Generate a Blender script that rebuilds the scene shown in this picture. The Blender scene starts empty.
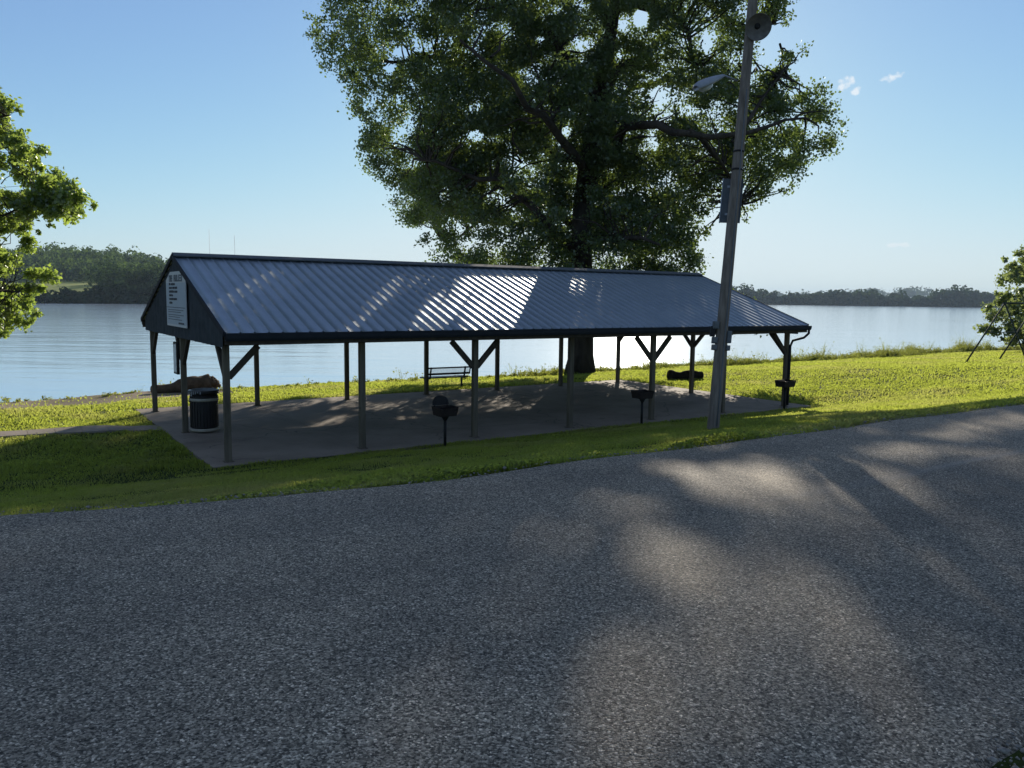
import bpy, math, random
import numpy as np
from mathutils import Vector, Matrix

random.seed(7)
R = np.random.default_rng(11)
scene = bpy.context.scene
COL = scene.collection

# ------------------------------------------------------------------ camera
F = 799.4; PITCH = 0.1074; ROLL = 0.0121; CAMZ = 3.45
cp, sp = math.cos(PITCH), math.sin(PITCH)
cr, sr = math.cos(ROLL), math.sin(ROLL)
r0 = Vector((1, 0, 0)); u0 = Vector((0, sp, cp)); fw = Vector((0, cp, -sp))
RIGHT = r0 * cr + u0 * sr
UP = u0 * cr - r0 * sr
CAM = Vector((0, 0, CAMZ))
cam_data = bpy.data.cameras.new('camera')
cam = bpy.data.objects.new('camera', cam_data); COL.objects.link(cam)
cam.matrix_world = Matrix(((RIGHT.x, UP.x, -fw.x, 0), (RIGHT.y, UP.y, -fw.y, 0), (RIGHT.z, UP.z, -fw.z, CAMZ), (0, 0, 0, 1)))
cam_data.sensor_width = 36; cam_data.lens = 36 * F / 1024
cam_data.clip_start = 0.1; cam_data.clip_end = 20000
scene.camera = cam

def ray(px, py):
    return fw + RIGHT * ((px - 512) / F) + UP * (-(py - 384) / F)
def at_depth(px, py, d):
    return CAM + ray(px, py) * d
def at_z(px, py, z):
    d = ray(px, py); return CAM + d * ((z - CAMZ) / d.z)
def project(P):          # (N,3) -> pixels (used to plan where boughs let the sun through)
    Q = P - np.array(CAM)
    d = Q @ np.array(fw)
    return 512 + F * (Q @ np.array(RIGHT)) / d, 384 - F * (Q @ np.array(UP)) / d

# sun
AZ = math.radians(8.5); EL = math.radians(18.35)
SUN = np.array([math.sin(AZ) * math.cos(EL), math.cos(AZ) * math.cos(EL), math.sin(EL)])

# shelter frame: u along its length, v towards the river
TH = 0.5865; X0, Y0 = -5.864, 16.311
ct, st = math.cos(TH), math.sin(TH)
def W(u, v, z=0.0):
    return Vector((X0 + u * ct - v * st, Y0 + u * st + v * ct, z))
def UV(x, y):
    dx, dy = x - X0, y - Y0
    return dx * ct + dy * st, -dx * st + dy * ct

# ------------------------------------------------------------------ tagging and mesh helpers
def tag(o, label=None, cat=None, group=None, kind=None):
    if label: o['label'] = label
    if cat: o['category'] = cat
    if group: o['group'] = group
    if kind: o['kind'] = kind
    return o
def empty(name, loc, label, cat, rz=0.0, group=None):
    o = bpy.data.objects.new(name, None); COL.objects.link(o)
    o.location = loc; o.rotation_euler = (0, 0, rz); o.empty_display_size = 0.3
    return tag(o, label, cat, group)
def np_mesh(name, verts, faces, mat, parent=None, smooth=False, attrs=None):
    verts = np.asarray(verts, dtype=np.float32); faces = np.asarray(faces, dtype=np.int32)
    k = faces.shape[1]
    me = bpy.data.meshes.new(name)
    me.vertices.add(len(verts)); me.vertices.foreach_set('co', verts.ravel())
    me.loops.add(faces.size); me.loops.foreach_set('vertex_index', faces.ravel())
    me.polygons.add(len(faces))
    me.polygons.foreach_set('loop_start', np.arange(0, faces.size, k, dtype=np.int32))
    me.polygons.foreach_set('loop_total', np.full(len(faces), k, dtype=np.int32))
    if smooth: me.polygons.foreach_set('use_smooth', np.ones(len(faces), dtype=bool))
    for an, av in (attrs or {}).items():
        a = me.attributes.new(an, 'FLOAT', 'POINT'); a.data.foreach_set('value', np.asarray(av, dtype=np.float32))
    me.update(calc_edges=True); me.validate()
    me.materials.append(mat)
    o = bpy.data.objects.new(name, me); COL.objects.link(o)
    if parent: o.parent = parent
    return o

class MB:
    """collects shapes, then builds them as one mesh object"""
    def __init__(self): self.v = []; self.f = []; self.s = []
    def add(self, vs, fs, smooth=False):
        b = len(self.v); self.v += [tuple(p) for p in vs]
        self.f += [tuple(i + b for i in f) for f in fs]; self.s += [smooth] * len(fs)
        return self
    def box(self, c, s, M=None, taper=1.0):
        cx, cy, cz = c; hx, hy, hz = s[0] / 2, s[1] / 2, s[2] / 2
        vs = []
        for z, k in ((-hz, 1.0), (hz, taper)):
            for x, y in ((-1, -1), (1, -1), (1, 1), (-1, 1)):
                vs.append(Vector((cx + x * hx * k, cy + y * hy * k, cz + z)))
        if M is not None: vs = [M @ p for p in vs]
        return self.add(vs, [(0, 3, 2, 1), (4, 5, 6, 7), (0, 1, 5, 4), (1, 2, 6, 5), (2, 3, 7, 6), (3, 0, 4, 7)])
    def beam(self, a, b, w, h, up=Vector((0, 0, 1))):
        a, b = Vector(a), Vector(b); d = (b - a).normalized()
        s = d.cross(up)
        if s.length < 1e-4: s = d.cross(Vector((1, 0, 0)))
        s.normalize(); t = s.cross(d).normalized()
        vs = []
        for p in (a, b):
            for i, j in ((-1, -1), (1, -1), (1, 1), (-1, 1)):
                vs.append(p + s * (i * w / 2) + t * (j * h / 2))
        return self.add(vs, [(0, 1, 2, 3), (7, 6, 5, 4), (0, 4, 5, 1), (1, 5, 6, 2), (2, 6, 7, 3), (3, 7, 4, 0)])
    def tube(self, pts, rad, n=8, cap=True, wob=0.0):
        pts = [Vector(p) for p in pts]
        if not hasattr(rad, '__len__'): rad = [rad] * len(pts)
        vs = []; fs = []
        prev = None
        for i, p in enumerate(pts):
            d = (pts[min(i + 1, len(pts) - 1)] - pts[max(i - 1, 0)]).normalized()
            if prev is None:
                a = d.cross(Vector((0, 0, 1)))
                if a.length < 0.05: a = d.cross(Vector((0, 1, 0)))
            else:
                a = prev - d * prev.dot(d)
            a.normalize(); prev = a; b = d.cross(a)
            for k in range(n):
                t = 2 * math.pi * k / n
                rr = rad[i] * (1 + wob * random.uniform(-1, 1))
                vs.append(p + a * (math.cos(t) * rr) + b * (math.sin(t) * rr))
        for i in range(len(pts) - 1):
            for k in range(n):
                fs.append((i * n + k, i * n + (k + 1) % n, (i + 1) * n + (k + 1) % n, (i + 1) * n + k))
        if cap:
            fs.append(tuple(reversed(range(n)))); fs.append(tuple((len(pts) - 1) * n + k for k in range(n)))
        return self.add(vs, fs, True)
    def lathe(self, prof, n=24, M=None, closed=False):
        vs = []; fs = []
        for r, z in prof:
            for k in range(n):
                t = 2 * math.pi * k / n
                vs.append(Vector((r * math.cos(t), r * math.sin(t), z)))
        for i in range(len(prof) - 1):
            for k in range(n):
                fs.append((i * n + k, i * n + (k + 1) % n, (i + 1) * n + (k + 1) % n, (i + 1) * n + k))
        if M is not None: vs = [M @ p for p in vs]
        return self.add(vs, fs, True)
    def build(self, name, mat, parent=None, bevel=0.0):
        me = bpy.data.meshes.new(name)
        me.from_pydata([tuple(p) for p in self.v], [], self.f)
        me.polygons.foreach_set('use_smooth', self.s); me.update()
        me.materials.append(mat)
        o = bpy.data.objects.new(name, me); COL.objects.link(o)
        if parent: o.parent = parent
        if bevel:
            m = o.modifiers.new('bevel', 'BEVEL'); m.width = bevel; m.segments = 2; m.limit_method = 'ANGLE'
        return o

# ------------------------------------------------------------------ materials
class NT:
    def __init__(self, name):
        self.m = bpy.data.materials.new(name); self.m.use_nodes = True
        self.t = self.m.node_tree; self.t.nodes.clear()
        self.out = self.t.nodes.new('ShaderNodeOutputMaterial')
    def n(self, typ, **kw):
        nd = self.t.nodes.new(typ)
        for k, v in kw.items():
            if k.startswith('i_'): nd.inputs[k[2:].replace('_', ' ')].default_value = v
            else: setattr(nd, k, v)
        return nd
    def l(self, a, b): self.t.links.new(a, b)
    def coord(self, kind='Object', scale=(1, 1, 1), rot=0.0):
        tc = self.n('ShaderNodeTexCoord'); mp = self.n('ShaderNodeMapping')
        mp.inputs['Scale'].default_value = scale; mp.inputs['Rotation'].default_value = (0, 0, rot)
        self.l(tc.outputs[kind], mp.inputs['Vector']); return mp.outputs['Vector']
    def noise(self, vec, scale, detail=4, rough=0.55):
        nd = self.n('ShaderNodeTexNoise'); nd.inputs['Scale'].default_value = scale
        nd.inputs['Detail'].default_value = detail; nd.inputs['Roughness'].default_value = rough
        self.l(vec, nd.inputs['Vector']); return nd.outputs['Fac']
    def ramp(self, fac, stops):
        nd = self.n('ShaderNodeValToRGB'); cr_ = nd.color_ramp
        while len(cr_.elements) < len(stops): cr_.elements.new(0.5)
        for e, (p, c) in zip(cr_.elements, stops):
            e.position = p; e.color = (*c, 1) if len(c) == 3 else c
        self.l(fac, nd.inputs['Fac']); return nd.outputs['Color']
    def mix(self, fac, a, b, mode='MIX'):
        nd = self.n('ShaderNodeMix', data_type='RGBA', blend_type=mode)
        for s, v in ((nd.inputs[0], fac), (nd.inputs[6], a), (nd.inputs[7], b)):
            if hasattr(v, 'is_linked') or hasattr(v, 'links'): self.l(v, s)
            elif isinstance(v, (int, float)): s.default_value = v
            else: s.default_value = (*v, 1)
        return nd.outputs[2]
    def bump(self, h, strength, dist):
        nd = self.n('ShaderNodeBump'); nd.inputs['Strength'].default_value = strength
        nd.inputs['Distance'].default_value = dist; self.l(h, nd.inputs['Height']); return nd.outputs['Normal']
    def pbr(self, color, rough=0.6, metal=0.0, normal=None, spec=0.5):
        b = self.n('ShaderNodeBsdfPrincipled')
        if hasattr(color, 'links'): self.l(color, b.inputs['Base Color'])
        else: b.inputs['Base Color'].default_value = (*color, 1)
        if hasattr(rough, 'links'): self.l(rough, b.inputs['Roughness'])
        else: b.inputs['Roughness'].default_value = rough
        b.inputs['Metallic'].default_value = metal
        b.inputs['Specular IOR Level'].default_value = spec
        if normal is not None: self.l(normal, b.inputs['Normal'])
        self.l(b.outputs['BSDF'], self.out.inputs['Surface']); return self.m

def plain(name, c, rough=0.6, metal=0.0, var=0.25, scale=6.0, bump=0.15, bd=0.01, spec=0.4, stretch=(1, 1, 1)):
    t = NT(name); v = t.coord(scale=stretch)
    f = t.noise(v, scale, 6, 0.6)
    col = t.ramp(f, [(0.25, tuple(x * (1 - var) for x in c)), (0.75, tuple(min(1, x * (1 + var)) for x in c))])
    return t.pbr(col, rough, metal, t.bump(t.noise(v, scale * 5, 4), bump, bd), spec)

M = {}
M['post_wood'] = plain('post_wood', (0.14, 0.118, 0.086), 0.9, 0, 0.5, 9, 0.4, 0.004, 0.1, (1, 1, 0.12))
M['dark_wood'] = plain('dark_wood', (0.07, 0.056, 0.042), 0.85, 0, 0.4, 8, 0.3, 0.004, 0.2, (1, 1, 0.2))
M['pole_wood'] = plain('pole_wood', (0.20, 0.168, 0.138), 0.9, 0, 0.5, 14, 0.8, 0.01, 0.15, (1, 1, 0.05))
M['driftwood'] = plain('driftwood', (0.11, 0.08, 0.055), 0.95, 0, 0.5, 6, 0.9, 0.03, 0.1)
M['log_bark'] = plain('log_bark', (0.035, 0.028, 0.02), 0.95, 0, 0.5, 7, 0.9, 0.03, 0.1)
M['bark'] = plain('bark', (0.06, 0.05, 0.04), 0.95, 0, 0.5, 3, 1.0, 0.05, 0.1, (1, 1, 0.25))
M['black_iron'] = plain('black_iron', (0.018, 0.016, 0.015), 0.6, 0.3, 0.4, 20, 0.3, 0.003)
M['rusty_iron'] = plain('rusty_iron', (0.03, 0.02, 0.016), 0.75, 0.2, 0.6, 18, 0.4, 0.003)
M['siding'] = plain('siding', (0.060, 0.067, 0.072), 0.95, 0.0, 0.25, 4, 0.1, 0.002, 0.05)
M['trim'] = plain('trim', (0.025, 0.028, 0.033), 0.8, 0.0, 0.2, 5, 0.05, 0.002, 0.15)
M['ridge'] = plain('ridge', (0.10, 0.11, 0.12), 0.8, 0.0, 0.2, 5, 0.05, 0.002)
M['galv'] = plain('galv', (0.30, 0.31, 0.33), 0.5, 0.6, 0.25, 12, 0.1, 0.002)
M['box_grey'] = plain('box_grey', (0.13, 0.14, 0.145), 0.7, 0.0, 0.25, 12, 0.1, 0.002)
M['sign_back'] = plain('sign_back', (0.10, 0.112, 0.125), 0.8, 0.0, 0.2, 10, 0.05, 0.002)
M['lamp_grey'] = plain('lamp_grey', (0.30, 0.32, 0.35), 0.5, 0.0, 0.15, 9, 0.05, 0.002)
M['horn_grey'] = plain('horn_grey', (0.15, 0.135, 0.12), 0.6, 0.1, 0.35, 9, 0.1, 0.002)
M['horn_dark'] = plain('horn_dark', (0.02, 0.02, 0.02), 0.8)
M['lens'] = plain('lens', (0.62, 0.64, 0.64), 0.25, 0, 0.08, 10, 0.02)
M['sign_white'] = plain('sign_white', (0.52, 0.53, 0.53), 0.5, 0, 0.06, 3, 0.02)
M['sign_blue'] = plain('sign_blue', (0.36, 0.42, 0.48), 0.5, 0, 0.06, 3, 0.02)
M['ink'] = plain('ink', (0.03, 0.035, 0.05), 0.6, 0, 0.1)
M['ink_grey'] = plain('ink_grey', (0.16, 0.18, 0.2), 0.6, 0, 0.1)
M['barrel'] = plain('barrel', (0.022, 0.018, 0.016), 0.5, 0.1, 0.3, 10, 0.2, 0.003)
M['cream'] = plain('cream', (0.36, 0.32, 0.25), 0.6, 0, 0.2, 10, 0.1)
M['liner'] = plain('liner', (0.28, 0.28, 0.28), 0.35, 0, 0.2, 14, 0.3)
M['bench_black'] = plain('bench_black', (0.02, 0.022, 0.028), 0.4, 0, 0.2, 12, 0.1, 0.002)
M['swing_tube'] = plain('swing_tube', (0.05, 0.062, 0.05), 0.8, 0.0, 0.4, 9, 0.1, 0.002, 0.15)
M['mast'] = plain('mast', (0.35, 0.34, 0.34), 0.6, 0.3)
M['case_face'] = plain('case_face', (0.20, 0.22, 0.23), 0.3, 0, 0.2)

def roof_mat():
    t = NT('roof_metal'); v = t.coord()
    f = t.noise(v, 1.3, 6, 0.65); g = t.noise(v, 40, 3)
    col = t.ramp(f, [(0.3, (0.285, 0.345, 0.40)), (0.7, (0.36, 0.42, 0.475))])
    ro = t.n('ShaderNodeMapRange'); ro.inputs['To Min'].default_value = 0.43; ro.inputs['To Max'].default_value = 0.58
    t.l(g, ro.inputs['Value'])
    return t.pbr(col, ro.outputs['Result'], 0.72, t.bump(t.noise(v, 1.2, 2), 0.05, 0.01), 0.5)
M['roof'] = roof_mat()

def asphalt():
    t = NT('asphalt'); v = t.coord()
    vo = t.n('ShaderNodeTexVoronoi'); vo.inputs['Scale'].default_value = 118; t.l(v, vo.inputs['Vector'])
    sep = t.n('ShaderNodeSeparateColor'); t.l(vo.outputs['Color'], sep.inputs[0])
    grain = t.ramp(sep.outputs[0], [(0.0, (0.056, 0.048, 0.036)), (0.35, (0.165, 0.142, 0.105)), (0.75, (0.335, 0.287, 0.214)), (0.95, (0.50, 0.43, 0.325)), (1.0, (0.85, 0.74, 0.57))])
    v2 = t.n('ShaderNodeTexVoronoi'); v2.inputs['Scale'].default_value = 38; t.l(v, v2.inputs['Vector'])
    pits = t.ramp(t.noise(v, 48, 3, 0.6), [(0.35, (0.22, 0.22, 0.22)), (0.47, (1, 1, 1))])
    grain = t.mix(0.9, grain, pits, 'MULTIPLY')
    big = t.noise(v, 0.55, 5, 0.6); mid = t.noise(v, 4.0, 4, 0.6)
    tone = t.ramp(big, [(0.3, (0.95, 0.97, 1.0)), (0.7, (1.42, 1.38, 1.34))])
    col = t.mix(1.0, grain, tone, 'MULTIPLY')
    col = t.mix(0.6, col, t.ramp(mid, [(0.3, (0.8, 0.8, 0.82)), (0.7, (1.15, 1.14, 1.12))]), 'MULTIPLY')
    seam = t.n('ShaderNodeAttribute', attribute_name='seam')
    col = t.mix(seam.outputs['Fac'], col, (0.35, 0.33, 0.29))
    lane = t.n('ShaderNodeAttribute', attribute_name='lane')
    trk = t.n('ShaderNodeAttribute', attribute_name='track')
    col = t.mix(trk.outputs['Fac'], col, t.mix(1.0, col, (0.80, 0.80, 0.81), 'MULTIPLY'))
    dk = t.mix(1.0, col, (0.74, 0.75, 0.77), 'MULTIPLY')
    col = t.mix(lane.outputs['Fac'], col, dk)
    n1 = t.noise(v, 30, 5, 0.7)
    hs = t.n('ShaderNodeMath', operation='SUBTRACT'); t.l(n1, hs.inputs[0]); t.l(vo.outputs['Distance'], hs.inputs[1])
    return t.pbr(col, 0.8, 0, t.bump(hs.outputs[0], 0.75, 0.009), 0.35)
M['asphalt'] = asphalt()

def concrete():
    t = NT('concrete'); v = t.coord()
    f = t.noise(v, 0.5, 7, 0.65); g = t.noise(v, 60, 3)
    col = t.ramp(f, [(0.3, (0.205, 0.168, 0.130)), (0.7, (0.37, 0.305, 0.24))])
    col = t.mix(0.35, col, t.ramp(g, [(0.3, (0.6, 0.6, 0.6)), (0.7, (1, 1, 1))]), 'MULTIPLY')
    st_ = t.ramp(t.noise(v, 1.7, 4, 0.7), [(0.60, (1, 1, 1)), (0.75, (0.6, 0.58, 0.55))])
    col = t.mix(0.8, col, st_, 'MULTIPLY')
    wv = t.n('ShaderNodeVectorMath', operation='ADD'); nz_ = t.n('ShaderNodeTexNoise'); nz_.inputs['Scale'].default_value = 1.5; t.l(v, nz_.inputs['Vector'])
    t.l(v, wv.inputs[0]); t.l(nz_.outputs['Color'], wv.inputs[1])
    ck = t.n('ShaderNodeTexVoronoi', feature='DISTANCE_TO_EDGE'); ck.inputs['Scale'].default_value = 0.22; t.l(wv.outputs[0], ck.inputs['Vector'])
    cm = t.ramp(ck.outputs['Distance'], [(0.0, (0.25, 0.25, 0.25)), (0.006, (1, 1, 1))])
    sp = t.ramp(t.noise(v, 9, 2, 0.5), [(0.70, (1, 1, 1)), (0.74, (0.35, 0.33, 0.3))])
    col = t.mix(0.8, t.mix(0.7, col, cm, 'MULTIPLY'), sp, 'MULTIPLY')
    return t.pbr(col, 0.85, 0, t.bump(g, 0.25, 0.005), 0.3)
M['concrete'] = concrete()

def earth():
    t = NT('lawn_earth'); v = t.coord()
    f = t.noise(v, 1.2, 6, 0.65); g = t.noise(v, 26, 5, 0.7)
    grass = t.ramp(g, [(0.3, (0.025, 0.038, 0.010)), (0.6, (0.055, 0.075, 0.017)), (0.8, (0.11, 0.12, 0.035))])
    grass = t.mix(0.5, grass, t.ramp(f, [(0.3, (0.7, 0.75, 0.7)), (0.7, (1.2, 1.15, 1.0))]), 'MULTIPLY')
    dirt = t.ramp(g, [(0.3, (0.26, 0.20, 0.145)), (0.7, (0.46, 0.37, 0.28))])
    a = t.n('ShaderNodeAttribute', attribute_name='dirt')
    col = t.mix(a.outputs['Fac'], grass, dirt)
    return t.pbr(col, 0.95, 0, t.bump(g, 0.6, 0.04), 0.1)
M['earth'] = earth()

def leafy(name, dark, light, trans, tfac=0.45, gloss=0.08, dry=None):
    t = NT(name); geo = t.n('ShaderNodeNewGeometry')
    c = t.ramp(geo.outputs['Random Per Island'], [(0.0, dark), (1.0, light)])
    tc = t.mix(geo.outputs['Random Per Island'], tuple(x * 0.75 for x in trans), trans)
    if dry:
        pn = t.noise(t.coord(), 0.28, 4, 0.65)
        tc = t.mix(t.ramp(pn, [(0.48, (0, 0, 0)), (0.68, (0.85, 0.85, 0.85))]), tc, dry)
        c = t.mix(t.ramp(pn, [(0.48, (0, 0, 0)), (0.68, (0.7, 0.7, 0.7))]), c, (0.12, 0.10, 0.04))
    d = t.n('ShaderNodeBsdfDiffuse'); tr = t.n('ShaderNodeBsdfTranslucent'); gl = t.n('ShaderNodeBsdfGlossy')
    gl.inputs['Roughness'].default_value = 0.38; gl.inputs['Color'].default_value = (0.9, 0.95, 0.9, 1)
    t.l(c, d.inputs['Color']); t.l(tc, tr.inputs['Color'])
    m1 = t.n('ShaderNodeMixShader'); m1.inputs[0].default_value = tfac
    t.l(d.outputs[0], m1.inputs[1]); t.l(tr.outputs[0], m1.inputs[2])
    m2 = t.n('ShaderNodeMixShader'); m2.inputs[0].default_value = gloss
    t.l(m1.outputs[0], m2.inputs[1]); t.l(gl.outputs[0], m2.inputs[2])
    t.l(m2.outputs[0], t.out.inputs['Surface']); return t.m
M['leaf_big'] = leafy('leaf_cottonwood', (0.026, 0.046, 0.022), (0.062, 0.094, 0.040), (0.24, 0.34, 0.06), 0.44, 0.06)
M['leaf_left'] = leafy('leaf_left', (0.05, 0.085, 0.022), (0.10, 0.14, 0.035), (0.42, 0.56, 0.09), 0.62, 0.07)
M['leaf_right'] = leafy('leaf_right', (0.06, 0.09, 0.035), (0.11, 0.15, 0.06), (0.42, 0.52, 0.14), 0.45, 0.07)
M['grass'] = leafy('grass_blade', (0.014, 0.032, 0.009), (0.036, 0.064, 0.016), (0.66, 0.76, 0.11), 0.55, 0.02, (0.64, 0.62, 0.20))
M['weed'] = leafy('weed_leaf', (0.04, 0.06, 0.018), (0.09, 0.12, 0.035), (0.42, 0.46, 0.08), 0.5, 0.03)
M['wood_hill'] = leafy('hill_foliage', (0.028, 0.060, 0.028), (0.075, 0.122, 0.048), (0.16, 0.25, 0.05), 0.34, 0.0)
M['wood_far'] = leafy('far_foliage', (0.016, 0.034, 0.020), (0.035, 0.06, 0.030), (0.07, 0.12, 0.03), 0.25, 0.0)

def water():
    t = NT('river_water'); v = t.coord(scale=(1, 1, 1))
    vs = t.coord(scale=(0.35, 1.0, 1), rot=-0.35)
    a = t.noise(vs, 1.6, 4, 0.6); b = t.noise(vs, 0.25, 3, 0.5); c = t.noise(v, 0.02, 3, 0.5)
    e = t.noise(vs, 0.085, 3, 0.55)
    s0 = t.n('ShaderNodeMath', operation='MULTIPLY_ADD'); s0.inputs[1].default_value = 0.30; t.l(a, s0.inputs[0])
    s1 = t.n('ShaderNodeMath', operation='MULTIPLY_ADD'); s1.inputs[1].default_value = 2.6; t.l(b, s1.inputs[0]); t.l(s1.outputs[0], s0.inputs[2])
    s2 = t.n('ShaderNodeMath', operation='MULTIPLY'); s2.inputs[1].default_value = 2.2; t.l(e, s2.inputs[0]); t.l(s2.outputs[0], s1.inputs[2]); s = s0
    rg = t.n('ShaderNodeMapRange'); rg.inputs['To Min'].default_value = 0.10; rg.inputs['To Max'].default_value = 0.15; t.l(c, rg.inputs['Value'])
    col = t.ramp(c, [(0.35, (0.56, 0.66, 0.76)), (0.65, (0.62, 0.71, 0.80))])
    m = t.pbr(col, rg.outputs['Result'], 0.55, t.bump(s.outputs[0], 0.34, 0.085), 0.5)
    return m
M['water'] = water()
M['gravel'] = plain('gravel', (0.26, 0.24, 0.21), 0.9, 0, 0.5, 40, 0.2)
M['meadow'] = plain('meadow', (0.22, 0.25, 0.06), 0.95, 0, 0.3, 0.05, 0.3, 0.3, 0.1)
M['far_earth'] = plain('far_earth', (0.045, 0.055, 0.022), 0.95, 0, 0.3, 0.03, 0.3, 0.3, 0.1)

# ------------------------------------------------------------------ terrain
ROADZ = 1.8
def sstep(a, b, x):
    t = np.clip((x - a) / (b - a), 0, 1); return t * t * (3 - 2 * t)
def road_far(u):  return -10.5 + 0.75 * sstep(-0.5, -5.5, u) + 0.06 * np.sin(u * 1.7) * np.sin(u * 0.6 + 1)
def road_near(u): return -15.62 + 0.08 * np.sin(u * 1.3 + 2)
def bank_edge(u): return 15.0 + 0.5 * np.sin(u * 0.23 + 0.5) + 0.25 * np.sin(u * 0.71) + 1.2 * sstep(25, 60, u)
def ground(u, v):
    u = np.asarray(u, float); v = np.asarray(v, float)
    t = np.clip((v + 10.5) / 9.7, 0, 1)
    left = ROADZ * ((1 - t) * 0.86 + 0.14 * (1 - t) ** 3)
    left = np.where(v > -0.8, 0.0, left)
    left = left - 0.02 - 0.22 * sstep(9.5, 15, v)
    tr = np.clip((v + 10.5) / 26.0, 0, 1)
    right = ROADZ * (1 - tr) ** 1.15 - 0.10 - 0.25 * sstep(6, 16, v)
    k = sstep(19.3, 31, u)
    z = left * (1 - k) + right * k
    z = np.where(v < -10.5, ROADZ - 0.05, z)
    z = np.where(v < -15.6, ROADZ - 0.01 + 0.02 * np.clip(-15.6 - v, 0, 3), z)
    be = bank_edge(u)
    z = z - 4.2 * sstep(be, be + 6.5, v)
    bumps = 0.025 * np.sin(u * 0.9 + v * 0.5) + 0.02 * np.sin(v * 1.3 - u * 0.4) + 0.012 * np.sin(u * 2.7 + 1) * np.sin(v * 2.3)
    slab = (u > -1.2) & (u < 19.4) & (v > -1.3) & (v < 10.4)
    onroad = (v < -10.2) & (v > -16.0)
    return z + np.where(slab | onroad, 0, bumps)
def gz(x, y):
    u, v = UV(x, y); return float(ground(u, v))
def on_ground(px, py):
    d = ray(px, py); t = 2.0
    while t < 120:
        p = CAM + d * t
        if p.z < gz(p.x, p.y): break
        t += 0.03
    return CAM + d * t

ug = np.concatenate([np.linspace(-900, -60, 15), np.arange(-58, -12, 2.0), np.arange(-12, 50, 0.4), np.arange(50, 120, 2.0), np.linspace(122, 900, 15)])
vg = np.concatenate([np.linspace(-900, -42, 15), np.arange(-40, -18, 2.0), np.arange(-18, 20, 0.4), np.arange(20, 23, 1.0)])
UU, VV = np.meshgrid(ug, vg)
ZZ = ground(UU, VV)
ZZ = np.where((UU > -0.40) & (UU < 18.7) & (VV > -0.40) & (VV < 9.1), -0.12, ZZ)
XX = X0 + UU * ct - VV * st; YY = Y0 + UU * st + VV * ct
nu, nv = len(ug), len(vg)
idx = np.arange(nu * nv).reshape(nv, nu)
fa = np.stack([idx[:-1, :-1], idx[:-1, 1:], idx[1:, 1:], idx[1:, :-1]], -1).reshape(-1, 4)
be = bank_edge(UU)
dirt = sstep(-3.4, -2.6, VV - be) * (1 - sstep(3, 7, UU)) * (0.8 + 0.2 * np.sin(UU * 1.1))
dirt = np.maximum(dirt, sstep(0.8, 2.0, VV - be))
edge = np.exp(-((VV - road_far(UU)) / 0.22) ** 2) * 0.8
slab_edge = 0.55 * ((UU > 3) & (UU < 7) & (VV > -1.2) & (VV < -0.3))
dirt = np.clip(np.maximum(np.maximum(dirt, edge), slab_edge), 0, 1)
np_mesh('ground', np.stack([XX, YY, ZZ], -1).reshape(-1, 3), fa, M['earth'], smooth=True, attrs={'dirt': dirt.ravel()})['kind'] = 'structure'

# road: a sheet with a slight camber
ur = np.concatenate([np.linspace(-900, -30, 20), np.arange(-28, 60, 0.25), np.linspace(61, 900, 30)])
nvr = 60
vv = []
for k in range(nvr):
    t = k / (nvr - 1)
    vv.append(road_near(ur) * (1 - t) + road_far(ur) * t)
VR = np.array(vv); URr = np.tile(ur, (nvr, 1))
VR[0] += R.normal(0, 0.025, len(ur)); VR[-1] += R.normal(0, 0.025, len(ur))
tt = np.linspace(0, 1, nvr)[:, None]
ZR = ROADZ + 0.004 + 0.05 * (1 - (2 * tt - 1) ** 2) + 0 * URr
ZR[0] -= 0.05; ZR[-1] -= 0.05
seam_v = -12.75
seam = np.exp(-((VR - seam_v - 0.02 * np.sin(URr * 2)) / 0.05) ** 2) * 0.5 * sstep(0, 3, URr)
lane = (1 - sstep(seam_v - 0.06, seam_v + 0.06, VR)) * sstep(-1, 3.5, URr)
track = sum(np.exp(-((VR - v_ - 0.06 * np.sin(URr * .35 + v_)) / 0.28) ** 2) for v_ in (-11.3, -12.6, -13.6, -15.0)) * (0.7 + 0.3 * np.sin(URr * .8))
track = np.clip(track, 0, 1)
idr = np.arange(nvr * len(ur)).reshape(nvr, len(ur))
fr = np.stack([idr[:-1, :-1], idr[:-1, 1:], idr[1:, 1:], idr[1:, :-1]], -1).reshape(-1, 4)
np_mesh('road', np.stack([X0 + URr * ct - VR * st, Y0 + URr * st + VR * ct, ZR], -1).reshape(-1, 3), fr, M['asphalt'], smooth=True,
        attrs={'seam': seam.ravel(), 'lane': lane.ravel(), 'track': track.ravel()})['kind'] = 'structure'

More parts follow.
